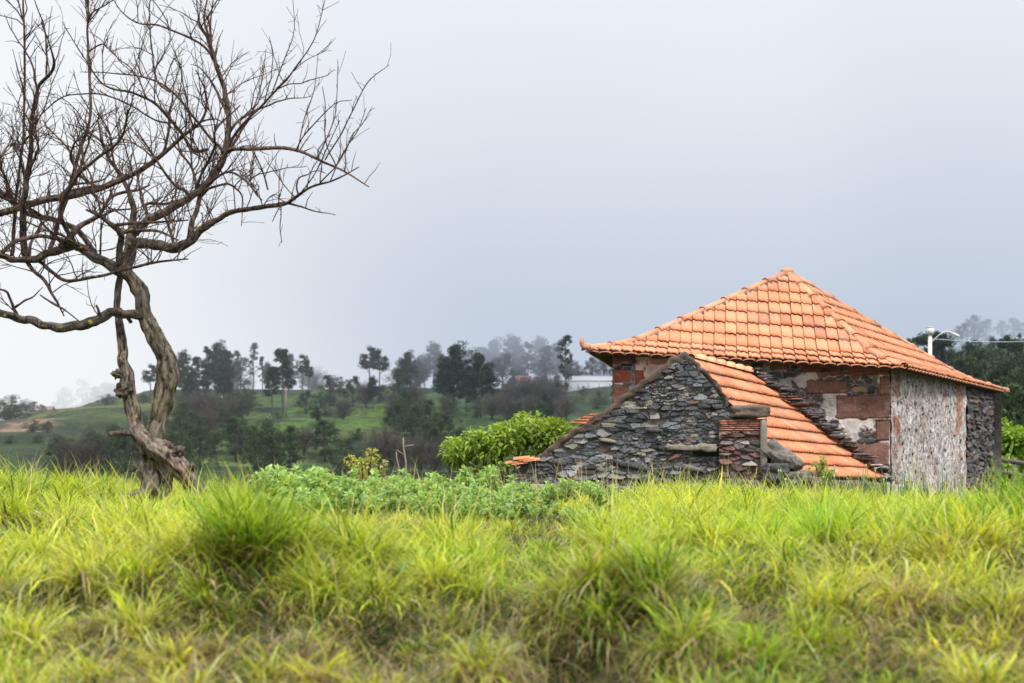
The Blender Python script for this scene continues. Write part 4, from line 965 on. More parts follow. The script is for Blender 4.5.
for k_, (px, py, w_, h_, c_) in enumerate([(676, 457, .2, .07, (.2, .12, .09)), (693, 468, .3, .1, (.24, .21, .18)), (640, 466, .28, .13, (.06, .062, .07)), (620, 462, .2, .1, (.07, .07, .08)), (607, 440, .28, .07, (.27, .235, .19)), (655, 430, .22, .08, (.09, .09, .1)), (560, 462, .18, .1, (.1, .1, .11))]):
    mb = MB(); u, z = gp(px, py); one_stone(mb, GP, u, z, w_*1.4, h_*1.2, .085, c_); ab(mb, 'loose_stone', M['stone'], gw)
# coping of crusted mortar along the verge
def coping(pxs, wd, c):
    mb = MB(); pts = []
    base = spline(np.array([gp(*p_)+(w,) for p_, w in zip(pxs, wd)]), .035)
    N = len(base); t_ = np.gradient(base[:, :2], axis=0); t_ /= np.linalg.norm(t_, axis=1)[:, None]; nrm = np.stack([t_[:, 1], -t_[:, 0]], 1)
    nrm = np.where(nrm[:, 1:2] > 0, -nrm, nrm)       # pointing down into the wall
    vs = []; prof = [(0, -.42), (-.015, -.2), (0, .02), (.06, .045), (.35, .05), (.7, .045), (1, .03), (1.05, .0)]
    for i in range(N):
        for a, b in prof:
            w = base[i, 2]*a*(1+.25*float(vnoise(i*.35, a*3, 0, 4))); nn = b+.045*float(fbm(i*.5, a*3, b*4, 8, 4))
            u, z = base[i, :2]+nrm[i]*(w+.05*float(fbm(i*.45, 0, 0, 9, 4))); vs.append(GP.p(u, z, nn))
    k = len(prof); q = [(i*k+j, i*k+j+1, (i+1)*k+j+1, (i+1)*k+j) for i in range(N-1) for j in range(k-1)]
    vv = np.array(vs); n_ = fbm(vv[:, 0]*6, vv[:, 1]*6, vv[:, 2]*6, 15, 4)[:, None]
    mb.add(vv, q, c=np.array(c)*(1+.6*n_)); return mb
ab(coping([(520, 464), (532, 460), (560, 440), (600, 412), (640, 383), (668, 361), (680, 353)], [.05, .09, .10, .11, .11, .12, .17], (.115, .08, .062)), 'coping', M['coping'], gw)
ab(coping([(680, 352.5), (687, 354), (700, 365), (712, 379), (722, 392), (730, 405)], [.18, .14, .07, .06, .06, .06], (.115, .09, .075)), 'coping', M['coping'], gw)
# ledge stone
mb = MB(); u0, z1 = gp(667, 444.5); u1, z0 = gp(717, 451); block(mb, GP, u0, u1, z0, z1, -.1, .14, (.26, .225, .18), 31, .02); ab(mb, 'ledge_stone', M['stone'], gw)
# pier of red rubble at the foot of the verge
pier_mb = MB(); PP = Plane((GP.p(0, 0, .10)[0], GP.p(0, 0, .10)[1]), GP.U)
pu0, pz1 = PP.uz(719, 419); pu1, _ = PP.uz(767, 470); _, pz0 = PP.uz(740, 505)
slab_poly(pier_mb, PP, [(pu0, pz0), (pu1, pz0), (pu1, pz1), (pu0, pz1)], 0, -.5)
pier = ab(pier_mb, 'pier', M['mortar_dark'])
mb = MB(); PALP = [(.20, .10, .085)]*4+[(.12, .07, .065)]*3+[(.15, .13, .13)]*3+[(.30, .25, .22)]
zb = PP.uz(740, 431)[1]
masonry('masonry_face', PP, [(pu0+.002, pz0), (pu1-.02, pz0), (pu1-.02, zb), (pu0+.002, zb)], PALP, (.26, .20, .18), pier, ab, .17, .058, .38, .06, .0085, 17, .01, .85, .8, (), .085)
mb = MB(); z = zb+.01
for i in range(5):
    u = pu0+random.uniform(0, .05)
    while u < pu1-.1:
        w = random.uniform(.09, .22); box(mb, PP.p(u, z, -.1), PP.U*min(w, pu1-.02-u), PP.N*(.12+random.random()*.03), V(0, 0, .018), V(.55, .19, .11)*random.uniform(.5, 1.2)); u += w+.01
    z += (pz1-zb-.02)/5
ab(mb, 'tile_course', M['tile'], pier)
mb = MB(); c0 = (PP.p(*PP.uz(750, 411.5), -.12)); rock(mb, c0, np.array([GP.U*.31, GP.N*.26, V(.02, 0, .105)]), (.15, .115, .095), 21, .4, .45, 14); ab(mb, 'capstone', M['coping'], pier)
mb = MB(); c0 = PP.p(*PP.uz(763.5, 445), .05); rock(mb, c0, np.array([GP.U*.055, GP.N*.08, V(0, 0, .40)]), (.26, .22, .20), 22, .2, .6, 14); ab(mb, 'upright_stone', M['coping'], pier)
# boulders that end the tiled slope
for i, (px, py, Y, ax, c) in enumerate([(776, 453, 21.7, (.15, .2, .09), (.24, .215, .19)), (788, 459, 21.65, (.17, .2, .055), (.27, .24, .21)), (776, 472, 21.5, (.2, .25, .15), (.10, .10, .105)), (796, 479, 21.4, (.22, .22, .12), (.17, .15, .14)),
                                         (812, 483, 21.5, (.16, .2, .12), (.12, .12, .12)), (742, 487, 21.4, (.3, .25, .13), (.15, .13, .12)), (850, 489, 22.4, (.5, .2, .14), (.13, .12, .12))]):
    mb = MB(); rock(mb, P(px, py, Y), np.array([GP.U*ax[0]*(.95)+V(0, 0, -.14 if i < 2 else 0), GP.N*ax[1], V(.12 if i < 2 else 0, 0, ax[2]*.9)]), np.array(c)*.75, 40+i, .45, .6, 22); ab(mb, 'boulder', M['masonry'], annex)
# tiled slopes
def quad_slope(A0, A1, B0, B1, sag=.04):
    """A0->A1 ridge (near to far), B0->B1 eave"""
    W_ = np.linalg.norm(B1-B0)
    def Sf(u, t):
        s = u/W_; a = A0+(A1-A0)*s; b = B0+(B1-B0)*s; p_ = a+(b-a)*t; p_[2] -= sag*math.sin(math.pi*min(max(t, 0), 1)); return p_
    n = unit(np.cross(A1-A0, B0-A0)); n = n if n[2] > 0 else -n
    return Sf, (lambda t: (0.0, W_)), n
aroof = bpy.data.objects.new('roof', None); col.objects.link(aroof); aroof.parent = annex
Sf, ur, n = quad_slope(R0+V(0, 0, -.03), R1+V(0, 0, -.03), E0, E1)
mb = MB(); tile_field(mb, Sf, ur, list(np.linspace(0, 1, 10)), .20, .045, .025, prof_ribs, n, PAL_T2, 13, .006)
o = ab(mb, 'tiled_slope', M['tile'], aroof)
mb = MB(); mb.add([Sf(0, 0)-n*.02, Sf(ur(0)[1], 0)-n*.02, Sf(ur(0)[1], .5)-n*.02, Sf(0, .5)-n*.02, Sf(ur(0)[1], .985)-n*.02, Sf(0, .985)-n*.02]+[x-n*.05 for x in (Sf(0, 0), Sf(ur(0)[1], 0), Sf(ur(0)[1], .5), Sf(0, .5), Sf(ur(0)[1], .985), Sf(0, .985))],
            [(0, 1, 2, 3), (3, 2, 4, 5), (6, 9, 8, 7), (9, 11, 10, 8), (5, 4, 10, 11), (1, 2, 8, 7)], c=(.1, .08, .06)); ab(mb, 'roof_boarding', M['wood_far'], o)
E2 = GP.p(*gp(513, 466), -.05); E3 = E2+(R1-R0)*V(1, 1, 0)
SfL, urL, nL = quad_slope(R0+V(-.1, 0, -.2), R1+V(-.1, 0, -.12), E2+V(.12, 0.1, -0.05), E3+V(.3, 0, -.3))
mb = MB(); tile_field(mb, SfL, urL, list(np.linspace(0, 1.02, 11)), .20, .04, .025, prof_ribs, nL, PAL_T2, 13, .006); ab(mb, 'tiled_slope', M['tile'], aroof)
mb = MB(); caps(mb, np.linspace(R0+V(.02, .1, .0), R1, 12), 7, .085, [V(.78, .36, .18), V(.72, .32, .16)], collar=True); ab(mb, 'ridge_capping', M['tile'], aroof, True)
# wall under the right eave and mortar flashing against the house
mb = MB(); EP = Plane((E0+(E0-E1)*0)[:2], (E1-E0)[:2], V(1, -1, 0)); le = np.linalg.norm((E1-E0)[:2])
slab_poly(mb, EP, [(0, G0), (le, G0), (le, E1[2]-.07), (0, E0[2]-.07)], -.12, -.4); w5 = ab(mb, 'wall', M['mortar_dark'])
masonry('masonry_face', Plane(EP.p(0, 0, -.12)[:2], EP.U, V(1, -1, 0)), [(0, G0), (le, G0), (le, E1[2]-.1), (0, E0[2]-.1)], PAL_DRK, (.17, .14, .12), w5, ab, .17, .09, .33, .06, .013, 23)
mb = MB()
for i in range(80):
    s = (i+random.random())/80; p_ = R1+(E1-R1)*s+FP.N*random.uniform(.0, .30); rock(mb, p_+V(random.uniform(-.02, .1), 0, random.uniform(-.02, .09)), np.diag([random.uniform(.05, .17), random.uniform(.05, .1), random.uniform(.012, .035)]), np.array(random.choice(PAL_MIX+[(.35, .30, .27), (.16, .12, .09)]))*random.uniform(.8, 1.3), i, .8, .5, 9)
ab(mb, 'flashing_stones', M['stone'], aroof)
# broken tiles at the left foot of the gable
mb = MB()
for i, (px, py, rz) in enumerate([(514, 463, .2), (522, 459, -.1), (527, 460, .4), (520, 464, 0), (532, 461, .1)]):
    c0 = GP.p(*gp(px, py), .06); d = V(math.cos(rz), -.15, .12); ang = np.linspace(0, math.pi, 7); sd = V(0, 1, 0)
    r1 = [c0-d*.13+sd*math.cos(x)*.1+V(0, 0, 1)*math.sin(x)*.045 for x in ang]; r2 = [c0+d*.13+sd*math.cos(x)*.085+V(0, 0, 1)*math.sin(x)*.04 for x in ang]
    v = r1+r2+[x-V(0, 0, .018) for x in r1]+[x-V(0, 0, .018) for x in r2]
    mb.add(v, [(j, j+1, 7+j+1, 7+j) for j in range(6)]+[(14+j, j, j+1, 14+j+1) for j in range(6)], c=V(.62, .22, .09)*random.uniform(.6, 1.1))
ab(mb, 'broken_tiles', M['tile'], annex)
for i in range(34):
    px = random.uniform(508, 800); mb = MB(); rock(mb, P(px, 0, 21.3)*V(1, 1, 0)+V(0, random.uniform(-.1, .25), EZ-.66+random.uniform(-.12, .08)), np.diag([random.uniform(.08, .2), random.uniform(.08, .15), random.uniform(.04, .08)]), np.array(random.choice(PAL_BAS)), 300+i, .6, .5, 12); ab(mb, 'fallen_stone', M['masonry'], annex)

# small tiled shed behind the annex
so = P(575, 430, 31.0)
shed = empty('garden_shed', (so[0], 31.3, float(ground(so[0], 31.3))), 'small lean-to whose orange tile roof peeks out behind the stone gable', 'shed')
SO = np.array(shed.location)
a0 = P(592, 413.5, 32); a1 = P(640, 412, 34.5); b0 = P(566, 424, 30.6); b1 = P(628, 426, 33)
Sf, ur, n = quad_slope(a0, a1, b0, b1, 0)
mb = MB(); tile_field(mb, Sf, ur, list(np.linspace(0, 1, 5)), .2, .04, .025, prof_ribs, n, PAL_T2, 9); mb.build('roof', M['tile'], shed, origin=SO)
mb = MB(); gz = float(SO[2])-.2
pts4 = [b0+V(.15, .1, -.1), b1+V(-.1, .1, -.1), a1+V(-.1, -.1, -.1), a0+V(.1, .1, -.1)]
mb.add(pts4+[V(p_[0], p_[1], gz) for p_ in pts4], [(0, 1, 5, 4), (1, 2, 6, 5), (2, 3, 7, 6), (3, 0, 4, 7), (0, 3, 2, 1)]); mb.build('wall', M['mortar_dark'], shed, origin=SO)

# weeds on the roof edge and by the wall
round_shrub('roof_weed', 822, 21.7, 458, 13, 16, 60, .035, (.12, .22, .03), (.30, .46, .06), 'tuft of green weed growing on the lower edge of the annex tiles', 'weed', depth=.18, base_z=EZ-.55)
mbp = None
def leek():
    root = empty('onion_plant', (0, 0, 0), 'thin stalked onion plant with pale bud in front of the plastered wall', 'plant', 'onion plants along the foot of the house')
    g = MB()
    for k in range(4):
        n_ = 7; base = np.tile(V(RNG.normal(0, .03), RNG.normal(0, .03), 0), (1, 1)); a = RNG.random()*6.28
        H = .42+.2*RNG.random(); e = V(base[0][0]+.05*math.cos(a), base[0][1]+.05*math.sin(a), H)
        tube(g, spline([base[0], (base[0]+e)/2, e], .1), np.linspace(.008, .005, len(spline([base[0], (base[0]+e)/2, e], .1))), 5, (.10, .22, .10))
        if k < 2: b = MB(); rock(b, e, np.diag([.011, .011, .019]), (.62, .66, .45), k, .2, 0, 6); b.build('bud', M['leaf'], root)
    N_ = 12; blades(g, np.zeros((N_, 3))+RNG.normal(0, .02, (N_, 3))*V(1, 1, 0), .3+.2*RNG.random(N_), np.full(N_, .016), RNG.random(N_)*6.28, np.full(N_, .15), .4+RNG.random(N_), RNG.normal(0, .5, N_), np.tile(V(.06, .14, .06), (N_, 1)), np.tile(V(.14, .28, .11), (N_, 1)))
    g.build('stalk', M['leaf'], root); return root
lk = [leek() for _ in range(3)]
for i in range(38):
    o = lk[i] if i < 3 else copy_tree(lk[i % 3])
    px = RNG.uniform(785, 962); Y = RNG.uniform(19.4, 20.9) if px < 900 else RNG.uniform(20.5, 22.5); x = (px-512)/F*Y
    o.location = (x, Y, float(ground(x, Y))); s = .65+.4*RNG.random(); o.scale = (s, s, s); o.rotation_euler.z = RNG.random()*6.28

# ------------------------------------------------------------------ pole lamp and wire behind the house
py0 = 46.0; b = P(930, 450, py0); gz = float(ground(b[0], 46))-1
lamp = empty('street_lamp', (b[0], b[1], gz), 'white concrete pole with curved lamp arm rising behind the house roof', 'street lamp')
LO = np.array(lamp.location); Wm = plain('weathered_concrete', (.62, .62, .60), .8, 6, .15); Mt = plain('galvanised_metal', (.55, .57, .58), .45, 10, .1, metal=.3)
top = P(930, 333, py0); mb = MB(); tube(mb, [V(0, 0, -.2), V(0, 0, 2), top-LO], [.12, .09, .062], 10); mb.build('pole', Wm, lamp, True)
mb = MB(); box(mb, top-LO+V(-.10, -.10, -.05), V(.20, 0, 0), V(0, .20, 0), V(0, 0, .22)); box(mb, top-LO+V(-.11, -.11, .172), V(.22, 0, 0), V(0, .22, 0), V(0, 0, .02)); mb.build('junction_box', Wm, lamp)
mb = MB(); ar = spline([P(931, 343, py0), P(938, 336, py0-.1), P(946, 331.5, py0-.2), P(953, 333, py0-.3)], .1)-LO; tube(mb, ar, np.full(len(ar), .022), 7); mb.build('arm', Mt, lamp, True)
mb = MB(); rock(mb, P(956, 335, py0-.3)-LO, np.array([[.12, 0, -.06], [0, .06, 0], [.02, 0, .04]]), (1, 1, 1), 2, .05, .3, 8); mb.build('lamp_head', Wm, lamp, True)
mb = MB(); a = P(932, 339, py0); e = P(1100, 331, 60); mid = (a+e)/2-V(0, 0, .25)
w = spline([a, (a*3+e)/4-V(0, 0, .18), mid, (a+e*3)/4-V(0, 0, .18), e], .6); tube(mb, w-a, np.full(len(w), .009), 4); wr = mb.build('power_cable', Mt, None); wr.location = a; tag(wr, 'thin pale cable running from the lamp pole to the right', 'cable')

# low plank fence right of the house
Wd = plain('grey_wood', (.16, .14, .12), .9, 9, .35)
fx = P(1000, 470, 31)[0]; fence = empty('plank_fence', (fx, 31, float(ground(fx, 31))), 'low weathered rail fence right of the house corner', 'fence'); FO = np.array(fence.location)
mb = MB(); a = P(992, 461, 31); e = P(1062, 471, 29); box(mb, a-FO, e-a, V(0, .05, 0), V(0, 0, .10)); mb.build('rail', Wd, fence)
mb = MB(); box(mb, a-FO-V(0, 0, .26), e-a, V(0, .05, 0), V(0, 0, .09)); mb.build('rail', Wd, fence)
for k in range(4):
    p_ = a+(e-a)*(.02+.32*k); mb = MB(); tube(mb, [V(p_[0], p_[1]+.09, float(ground(p_[0], p_[1]))-.1)-FO, V(p_[0]+.02, p_[1]+.09, p_[2]+.12)-FO], [.05, .045], 7, bump=.2); mb.build('post', Wd, fence)

# two stakes in the valley and white post
def stake(px, pb, pt, Y, r, m_, label, name='wooden_stake', arm=False):
    a = P(px, pb, Y); e = P(px+1, pt, Y); mb = MB(); n_ = 6
    pp = np.linspace(0, 1, n_)[:, None]*(e-a)+V(.03, 0, 0)*np.sin(np.arange(n_))[:, None]; tube(mb, pp, np.linspace(r, r*.6, n_), 6, bump=.2)
    if arm: tube(mb, [pp[4], pp[4]+V(.10, 0, .02), pp[4]+V(.18, 0, .03)], [r*.6, r*.5, r*.4], 5); tube(mb, [pp[3], pp[3]+V(-.14, 0, .1)], [r*.5, r*.3], 5)
    o = mb.build(name, m_); o.location = a; tag(o, label, 'post'); return o
Wl = plain('pale_wood', (.24, .19, .16), .9, 9, .3)
stake(397, 480, 452, 24, .016, Wl, 'shorter pale stake behind the leafy row left of the green shrub')
stake(404, 482, 438, 24, .02, Wl, 'taller pale stake with side stub left of the green shrub', arm=True)

# ------------------------------------------------------------------ far trees
def hill_Y(px, py, lo=125, hi=420):
    Ys = np.arange(lo, hi, 1.0); x = (px-512)/F*Ys; pr = HZ-(hill(x, Ys)-EZ)/Ys*F
    i = np.where(pr <= py)[0]
    return float(Ys[i[0]]) if len(i) else float(Ys[np.argmin(pr)])
def needles(mb, c, r, n, cd, cl_, sz, flat=.6):
    d = rdir(n); rad = RNG.random(n)[:, None]**.4; p_ = c+d*rad*np.array([r, r, r*flat])
    a = rdir(n, .4)*sz*(.6+.8*RNG.random(n)[:, None]); b = np.cross(a, rdir(n)); b = b/(np.linalg.norm(b, axis=1)[:, None]+1e-9)*sz*.45
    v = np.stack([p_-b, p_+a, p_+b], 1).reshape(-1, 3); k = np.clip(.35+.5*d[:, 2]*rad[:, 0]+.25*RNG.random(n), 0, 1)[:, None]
    mb.add(v, None, np.arange(3*n).reshape(-1, 3), np.repeat(np.asarray(cd)*(1-k)+np.asarray(cl_)*k, 3, 0))
def make_pine(seed, crown=.45, spread=.26, ncl=26, dens=80, lean=.03, dead=False, green=((.014, .026, .016), (.05, .075, .035))):
    """unit: 10 m tall pine"""
    H = 10.0; tb = MB(); cr = MB(); rr = random.Random(seed)
    pts = [V(lean*H*(s**1.5)*rr.uniform(.7, 1.3)+.08*math.sin(s*7+seed), .06*math.cos(s*5+seed), H*s*.97) for s in np.linspace(0, 1, 12)]; pts = np.array(pts); pts -= pts[0]; pts[0, 2] = -.5
    tube(tb, pts, np.linspace(.19, .04, 12), 7, (.085, .07, .065))
    at = lambda s: np.array([np.interp(s*H*.97, pts[:, 2], pts[:, k]) for k in range(3)])
    for i in range(ncl):
        f = rr.random(); s = 1-crown*f**1.1; a = rr.uniform(0, 6.283); base = at(max(0, s-.04))
        reach = spread*H*(.35+.65*math.sin(min(1, (1-s)/crown*.9+.08)*math.pi*.66))*rr.uniform(.35, 1.0)
        e = base+V(math.cos(a)*reach, math.sin(a)*reach, rr.uniform(.0, .09)*H*(.4+reach/4))
        tube(tb, [base, (base+e)/2+V(0, 0, .08), e], [.05, .035, .015], 4, (.07, .06, .055), cap=False)
        R0_ = rr.uniform(.42, .85)*spread/.26
        needles(cr, e+V(0, 0, rr.uniform(-.3, .3)), R0_*rr.uniform(.9, 1.5), dens, green[0], green[1], .24, rr.uniform(.5, 1.0)); needles(cr, (e+base)/2+V(0, 0, .12), R0_*.7, dens//3, green[0], green[1], .2, .5)
    needles(cr, at(.98), .55, dens, green[0], green[1], .2, .6)
    for i in range(7):     # bare snags below the crown
        s = rr.uniform(.25, 1-crown); a = rr.uniform(0, 6.28); b_ = at(s); tube(tb, [b_, b_+V(math.cos(a)*.8, math.sin(a)*.8, .15)*rr.uniform(.4, 1.2)], [.03, .01], 4, (.07, .06, .055), cap=False)
    return tb, cr
def make_round(seed, green, trunk=.18, ncl=34, sx=.42, dens=110, sz=.28):
    H = 10.0; tb = MB(); cr = MB(); rr = random.Random(seed); tube(tb, [V(0, 0, -.5), V(.1, 0, H*.3), V(0, .1, H*.7)], [.25, .2, .08], 7, (.07, .06, .05))
    for i in range(ncl):
        a = rr.uniform(0, 6.283); e = rr.uniform(-1, 1); z = H*(trunk+(1-trunk)*(.5+.5*e))*.95; pr = math.sqrt(max(.08, 1-abs(e)**2.2))*(1.05-.25*e); r_ = rr.random()**.5*H*sx*pr*.85
        c = V(math.cos(a)*r_, math.sin(a)*r_, z); needles(cr, c, rr.uniform(.6, 1.7)*sx/.42, dens, green[0], green[1], sz, .75)
        tube(tb, [V(0, 0, z*.5), c*V(.6, .6, .9), c], [.08, .05, .02], 4, (.07, .06, .05), cap=False)
    return tb, cr
def make_bare(seed, c=(.12, .105, .085), n=230, sx=.42):
    """leafless brownish thicket tree: many thin rising twigs"""
    H = 10.0; tb = MB(); cr = MB(); rr = random.Random(seed)
    for s in range(5):
        a = rr.uniform(0, 6.28); e = V(math.cos(a)*H*.12, math.sin(a)*H*.12, H*.55); tube(tb, [V(0, 0, -.4), e*V(.4, .4, .5), e], [.16, .11, .06], 5, (.12, .10, .09))
        for k in range(n//5):
            f = rr.uniform(.15, 1); b_ = e*V(f, f, f); a2 = rr.uniform(0, 6.28); out_ = rr.random()**.6*H*sx
            t_ = b_+V(math.cos(a2)*out_, math.sin(a2)*out_, rr.uniform(.12, .45)*H*(1.15-out_/(H*sx)*.6)); m_ = (b_+t_)/2+V(math.cos(a2), math.sin(a2), 0)*.3
            tube(cr, [b_, m_, t_], [.045, .03, .01], 3, np.array(c)*rr.uniform(.7, 1.4), cap=False)
            for j in range(7):
                p_ = m_+(t_-m_)*rr.random(); q_ = p_+V(rr.uniform(-1, 1), rr.uniform(-1, 1), rr.uniform(.1, 1.2)); tube(cr, [p_, q_], [.02, .008], 3, np.array(c)*rr.uniform(.8, 1.5), cap=False)
    return tb, cr
def proto(name, tb, cr, crown='crown'):
    root = bpy.data.objects.new(name, None); col.objects.link(root)
    tb.build('trunk', M['wood_far'], root); cr.build(crown, M['foliage'], root); return root
G1 = ((.020, .038, .021), (.075, .115, .05)); G2 = ((.025, .045, .016), (.10, .155, .04)); G3 = ((.022, .04, .02), (.07, .105, .045))
KIND = {
 'p1': ('pine_tree', lambda: make_pine(1, .62, .21, 40, 90)), 'p2': ('pine_tree', lambda: make_pine(2, .70, .18, 44, 80, .05)),
 'p3': ('pine_tree', lambda: make_pine(3, .45, .20, 26, 85, -.04)), 'p4': ('pine_tree', lambda: make_pine(4, .68, .27, 64, 100, .0)),
 'p5': ('pine_tree', lambda: make_pine(5, .60, .15, 26, 40, .02)), 'r1': ('evergreen_tree', lambda: make_round(6, G1)), 'r2': ('evergreen_tree', lambda: make_round(7, G2, .05, 36, .5)),
 'r3': ('evergreen_tree', lambda: make_round(8, G3, .02, 40, .62)), 'b1': ('leafless_tree', lambda: make_bare(9)), 'b2': ('leafless_tree', lambda: make_bare(10, (.115, .10, .085), 260, .5))}
PR = {}; used = set()
def far_tree(px, base, topy, kind, label, wf=1.0, Y=None, group=None, z=None):
    if kind not in PR:
        nm, fn = KIND[kind]; tb, cr = fn(); PR[kind] = proto(nm, tb, cr, 'crown')
    o = PR[kind] if kind not in used else copy_tree(PR[kind]); used.add(kind)
    if Y is None: Y = hill_Y(px, base)
    x = (px-512)/F*Y; gz = float(hill(x, Y)) if z is None else z
    topz = EZ+(HZ-topy)/F*Y; h = max(1.0, topz-gz); s = h/10.0
    o.location = (x, Y, gz); w = s*wf*(1 if h > 3 else 1.3)*(.85 if kind[0] == 'p' else 1); o.scale = (w, w, s); o.rotation_euler.z = RNG.random()*6.28
    cat = {'pine_tree': 'tree', 'evergreen_tree': 'tree', 'leafless_tree': 'tree'}[KIND[kind][0]]
    o.name = KIND[kind][0]
    for kk in ('label', 'category', 'group'):
        if kk in o: del o[kk]
    tag(o, label, cat, group); return o, x, Y, h
GA = 'pines clustered on the ridge right of the bare trunk'; LA = 'dark pine in the ridge cluster just right of the bare tree trunk'
for a in [(171, 402, 363, 'p2'), (184, 402, 352, 'p4'), (197, 404, 356, 'p1'), (208, 403, 348, 'p2'), (217, 402, 343, 'p4'), (227, 402, 349, 'p1'), (190, 410, 372, 'p4'), (206, 412, 370, 'p2'), (223, 408, 366, 'p4')]:
    far_tree(*a, LA, .95, group=GA)
far_tree(150, 405, 364, 'p3', 'pine showing left of the right stem of the twisted trunk', 1.2)
far_tree(238, 396, 350, 'p5', 'thin sparse grey pine standing left of the taller thin ridge pine')
far_tree(253, 394, 342, 'p5', 'tallest thin sparse pine on the ridge right of the pine cluster')
far_tree(263, 396, 356, 'p5', 'short thin hazy pine right of the tallest thin ridge pine')
far_tree(272, 414, 366, 'p1', 'dark pine on the left of the twin pines above the dark thicket', 1.05)
far_tree(283, 414, 348, 'p1', 'tall dark pine with broad crown above the dark thicket', 1.15)
far_tree(302, 396, 354, 'p3', 'left pine of the slim pair standing alone on the ridge', 1.0)
far_tree(309, 396, 361, 'p3', 'right shorter pine of the slim pair standing alone on the ridge', .8)
far_tree(331, 406, 374, 'r1', 'round dark tree on the green slope left of the umbrella pines', 1.15)
far_tree(353, 408, 375, 'r1', 'round dark tree just below the umbrella pines', .95)
far_tree(321, 408, 392, 'r3', 'small dark bush on the green slope')
far_tree(369, 396, 346, 'p3', 'left tree of the two umbrella pines on the ridge', 1.2)
far_tree(380, 396, 349, 'p3', 'right tree of the two umbrella pines on the ridge', 1.2)
far_tree(366, 408, 376, 'b1', 'brown leafless tree under the umbrella pines', .9)
far_tree(399, 408, 367, 'r1', 'dark broad tree right of the umbrella pines', 1.0)
far_tree(407, 394, 352, 'p4', 'grey hazy pine behind the dark broad tree', 1.0)
far_tree(434, 392, 343, 'p4', 'grey hazy pine behind the biggest pine', 1.0, Y=300)
far_tree(453, 418, 345, 'p4', 'biggest dark pine in the middle of the hillside', 1.12)
far_tree(444, 415, 358, 'p1', 'slender pine leaning beside the biggest dark pine', .9)
far_tree(481, 418, 353, 'p4', 'second big dark pine right of the biggest one', 1.1)
far_tree(466, 416, 368, 'p2', 'small pine between the two big dark pines', .9)
GF = 'pines fading into the mist left of the house'; LF = 'grey pine fading into the mist above the far red roof'
for a in [(478, 345, 'r1', 330), (492, 340, 'p4', 345), (513, 336, 'p4', 320), (528, 343, 'p2', 310), (538, 338, 'p4', 330), (546, 345, 'p1', 300), (556, 343, 'p4', 320), (503, 352, 'r1', 290), (420, 355, 'p4', 320), (462, 348, 'r1', 350)]:
    far_tree(a[0], 0, a[1], a[2], LF, 1.1, Y=a[3], group=GF)
far_tree(566, 418, 334, 'p5', 'tall slim pine with bare lower trunk next to the white greenhouse', .85)
far_tree(577, 380, 366, 'r3', 'small dark tree above the white greenhouse', .7, Y=275)
GE = 'dark evergreens between greenhouse and house eave'; LE = 'dark evergreen above the greenhouse under the roof corner'
for a in [(592, 356, 'r1', 270), (604, 352, 'r1', 262), (614, 356, 'r1', 270)]: far_tree(a[0], 0, a[1], a[2], LE, .75, Y=a[3], group=GE)
far_tree(583, 396, 386, 'r3', 'tiny dark bush in front of the greenhouse', .9)
far_tree(600, 405, 390, 'r2', 'green bush between greenhouse and the front wall corner', 1.2)
# bare thickets and dark masses lower on the slope
GB = 'brown leafless trees on the slope'; LB = 'brown leafless tree in the thicket between the big pines and the greenhouse'
for a in [(505, 412, 379, 'b1'), (522, 410, 374, 'b2'), (538, 410, 372, 'b1'), (552, 412, 376, 'b2'), (530, 422, 388, 'b1'), (510, 424, 392, 'b2'), (548, 424, 390, 'b2'), (492, 420, 386, 'b1'), (566, 420, 392, 'b1'), (512, 400, 377, 'b2'), (520, 401, 379, 'b1'), (530, 400, 374, 'b2'), (545, 402, 370, 'b1'), (556, 404, 372, 'b1')]: far_tree(*a, LB, 1.15, group=GB)
LB2 = 'brown leafless tree under the pine cluster'
for a in [(185, 425, 388, 'b1'), (200, 428, 385, 'b2'), (214, 430, 384, 'b1'), (228, 424, 390, 'b2'), (206, 440, 402, 'b2')]: far_tree(*a, LB2, .9, group='brown leafless trees below the left pine cluster')
LD = 'dark dense evergreen low in the valley'; GD = 'dark evergreens low in the valley'
for a in [(255, 470, 424, 'r1'), (272, 474, 420, 'r3'), (290, 470, 424, 'r1'), (325, 462, 418, 'r1'), (265, 478, 435, 'r3'), (200, 470, 425, 'r3'), (188, 458, 420, 'r1'), (215, 455, 432, 'r3'), (425, 440, 398, 'r1'), (412, 450, 405, 'r3'), (440, 455, 412, 'r1'), (110, 475, 425, 'r3'), (172, 478, 432, 'r3'), (128, 480, 430, 'r1'), (236, 462, 415, 'r1'), (345, 476, 438, 'r3'), (180, 440, 402, 'r3'), (195, 446, 410, 'r1'), (395, 436, 402, 'r1'), (408, 432, 398, 'r3'), (432, 470, 425, 'r1'), (95, 470, 430, 'r3'), (60, 476, 436, 'r3'), (150, 466, 418, 'r1')]:
    far_tree(*a, LD, 1.0, group=GD)
LN = 'grey brown leafless tree low in the valley'
for a in [(240, 455, 420, 'b1'), (304, 458, 422, 'b2'), (378, 468, 418, 'b1'), (392, 472, 420, 'b2'), (420, 475, 425, 'b1'), (450, 475, 430, 'b2'), (72, 478, 430, 'b1'), (90, 480, 424, 'b2'), (150, 478, 424, 'b1'), (435, 478, 440, 'b2'), (405, 474, 430, 'b1')]:
    far_tree(*a, LN, .95, group='leafless trees low in the valley')
LS = 'low green bush on the terraced slope'
for i in range(34):
    px = RNG.uniform(5, 610); by = RNG.uniform(398, 450)
    far_tree(px, by, by-RNG.uniform(6, 13), ('r2', 'r3')[i % 2], LS, 1.5, group='low bushes dotted over the terraced slope')
far_tree(234, 415, 392, 'r2', 'mid green bush below the thin ridge pines', 1.5)
far_tree(246, 412, 393, 'r2', 'light green round bush right of the pine cluster', 1.5)
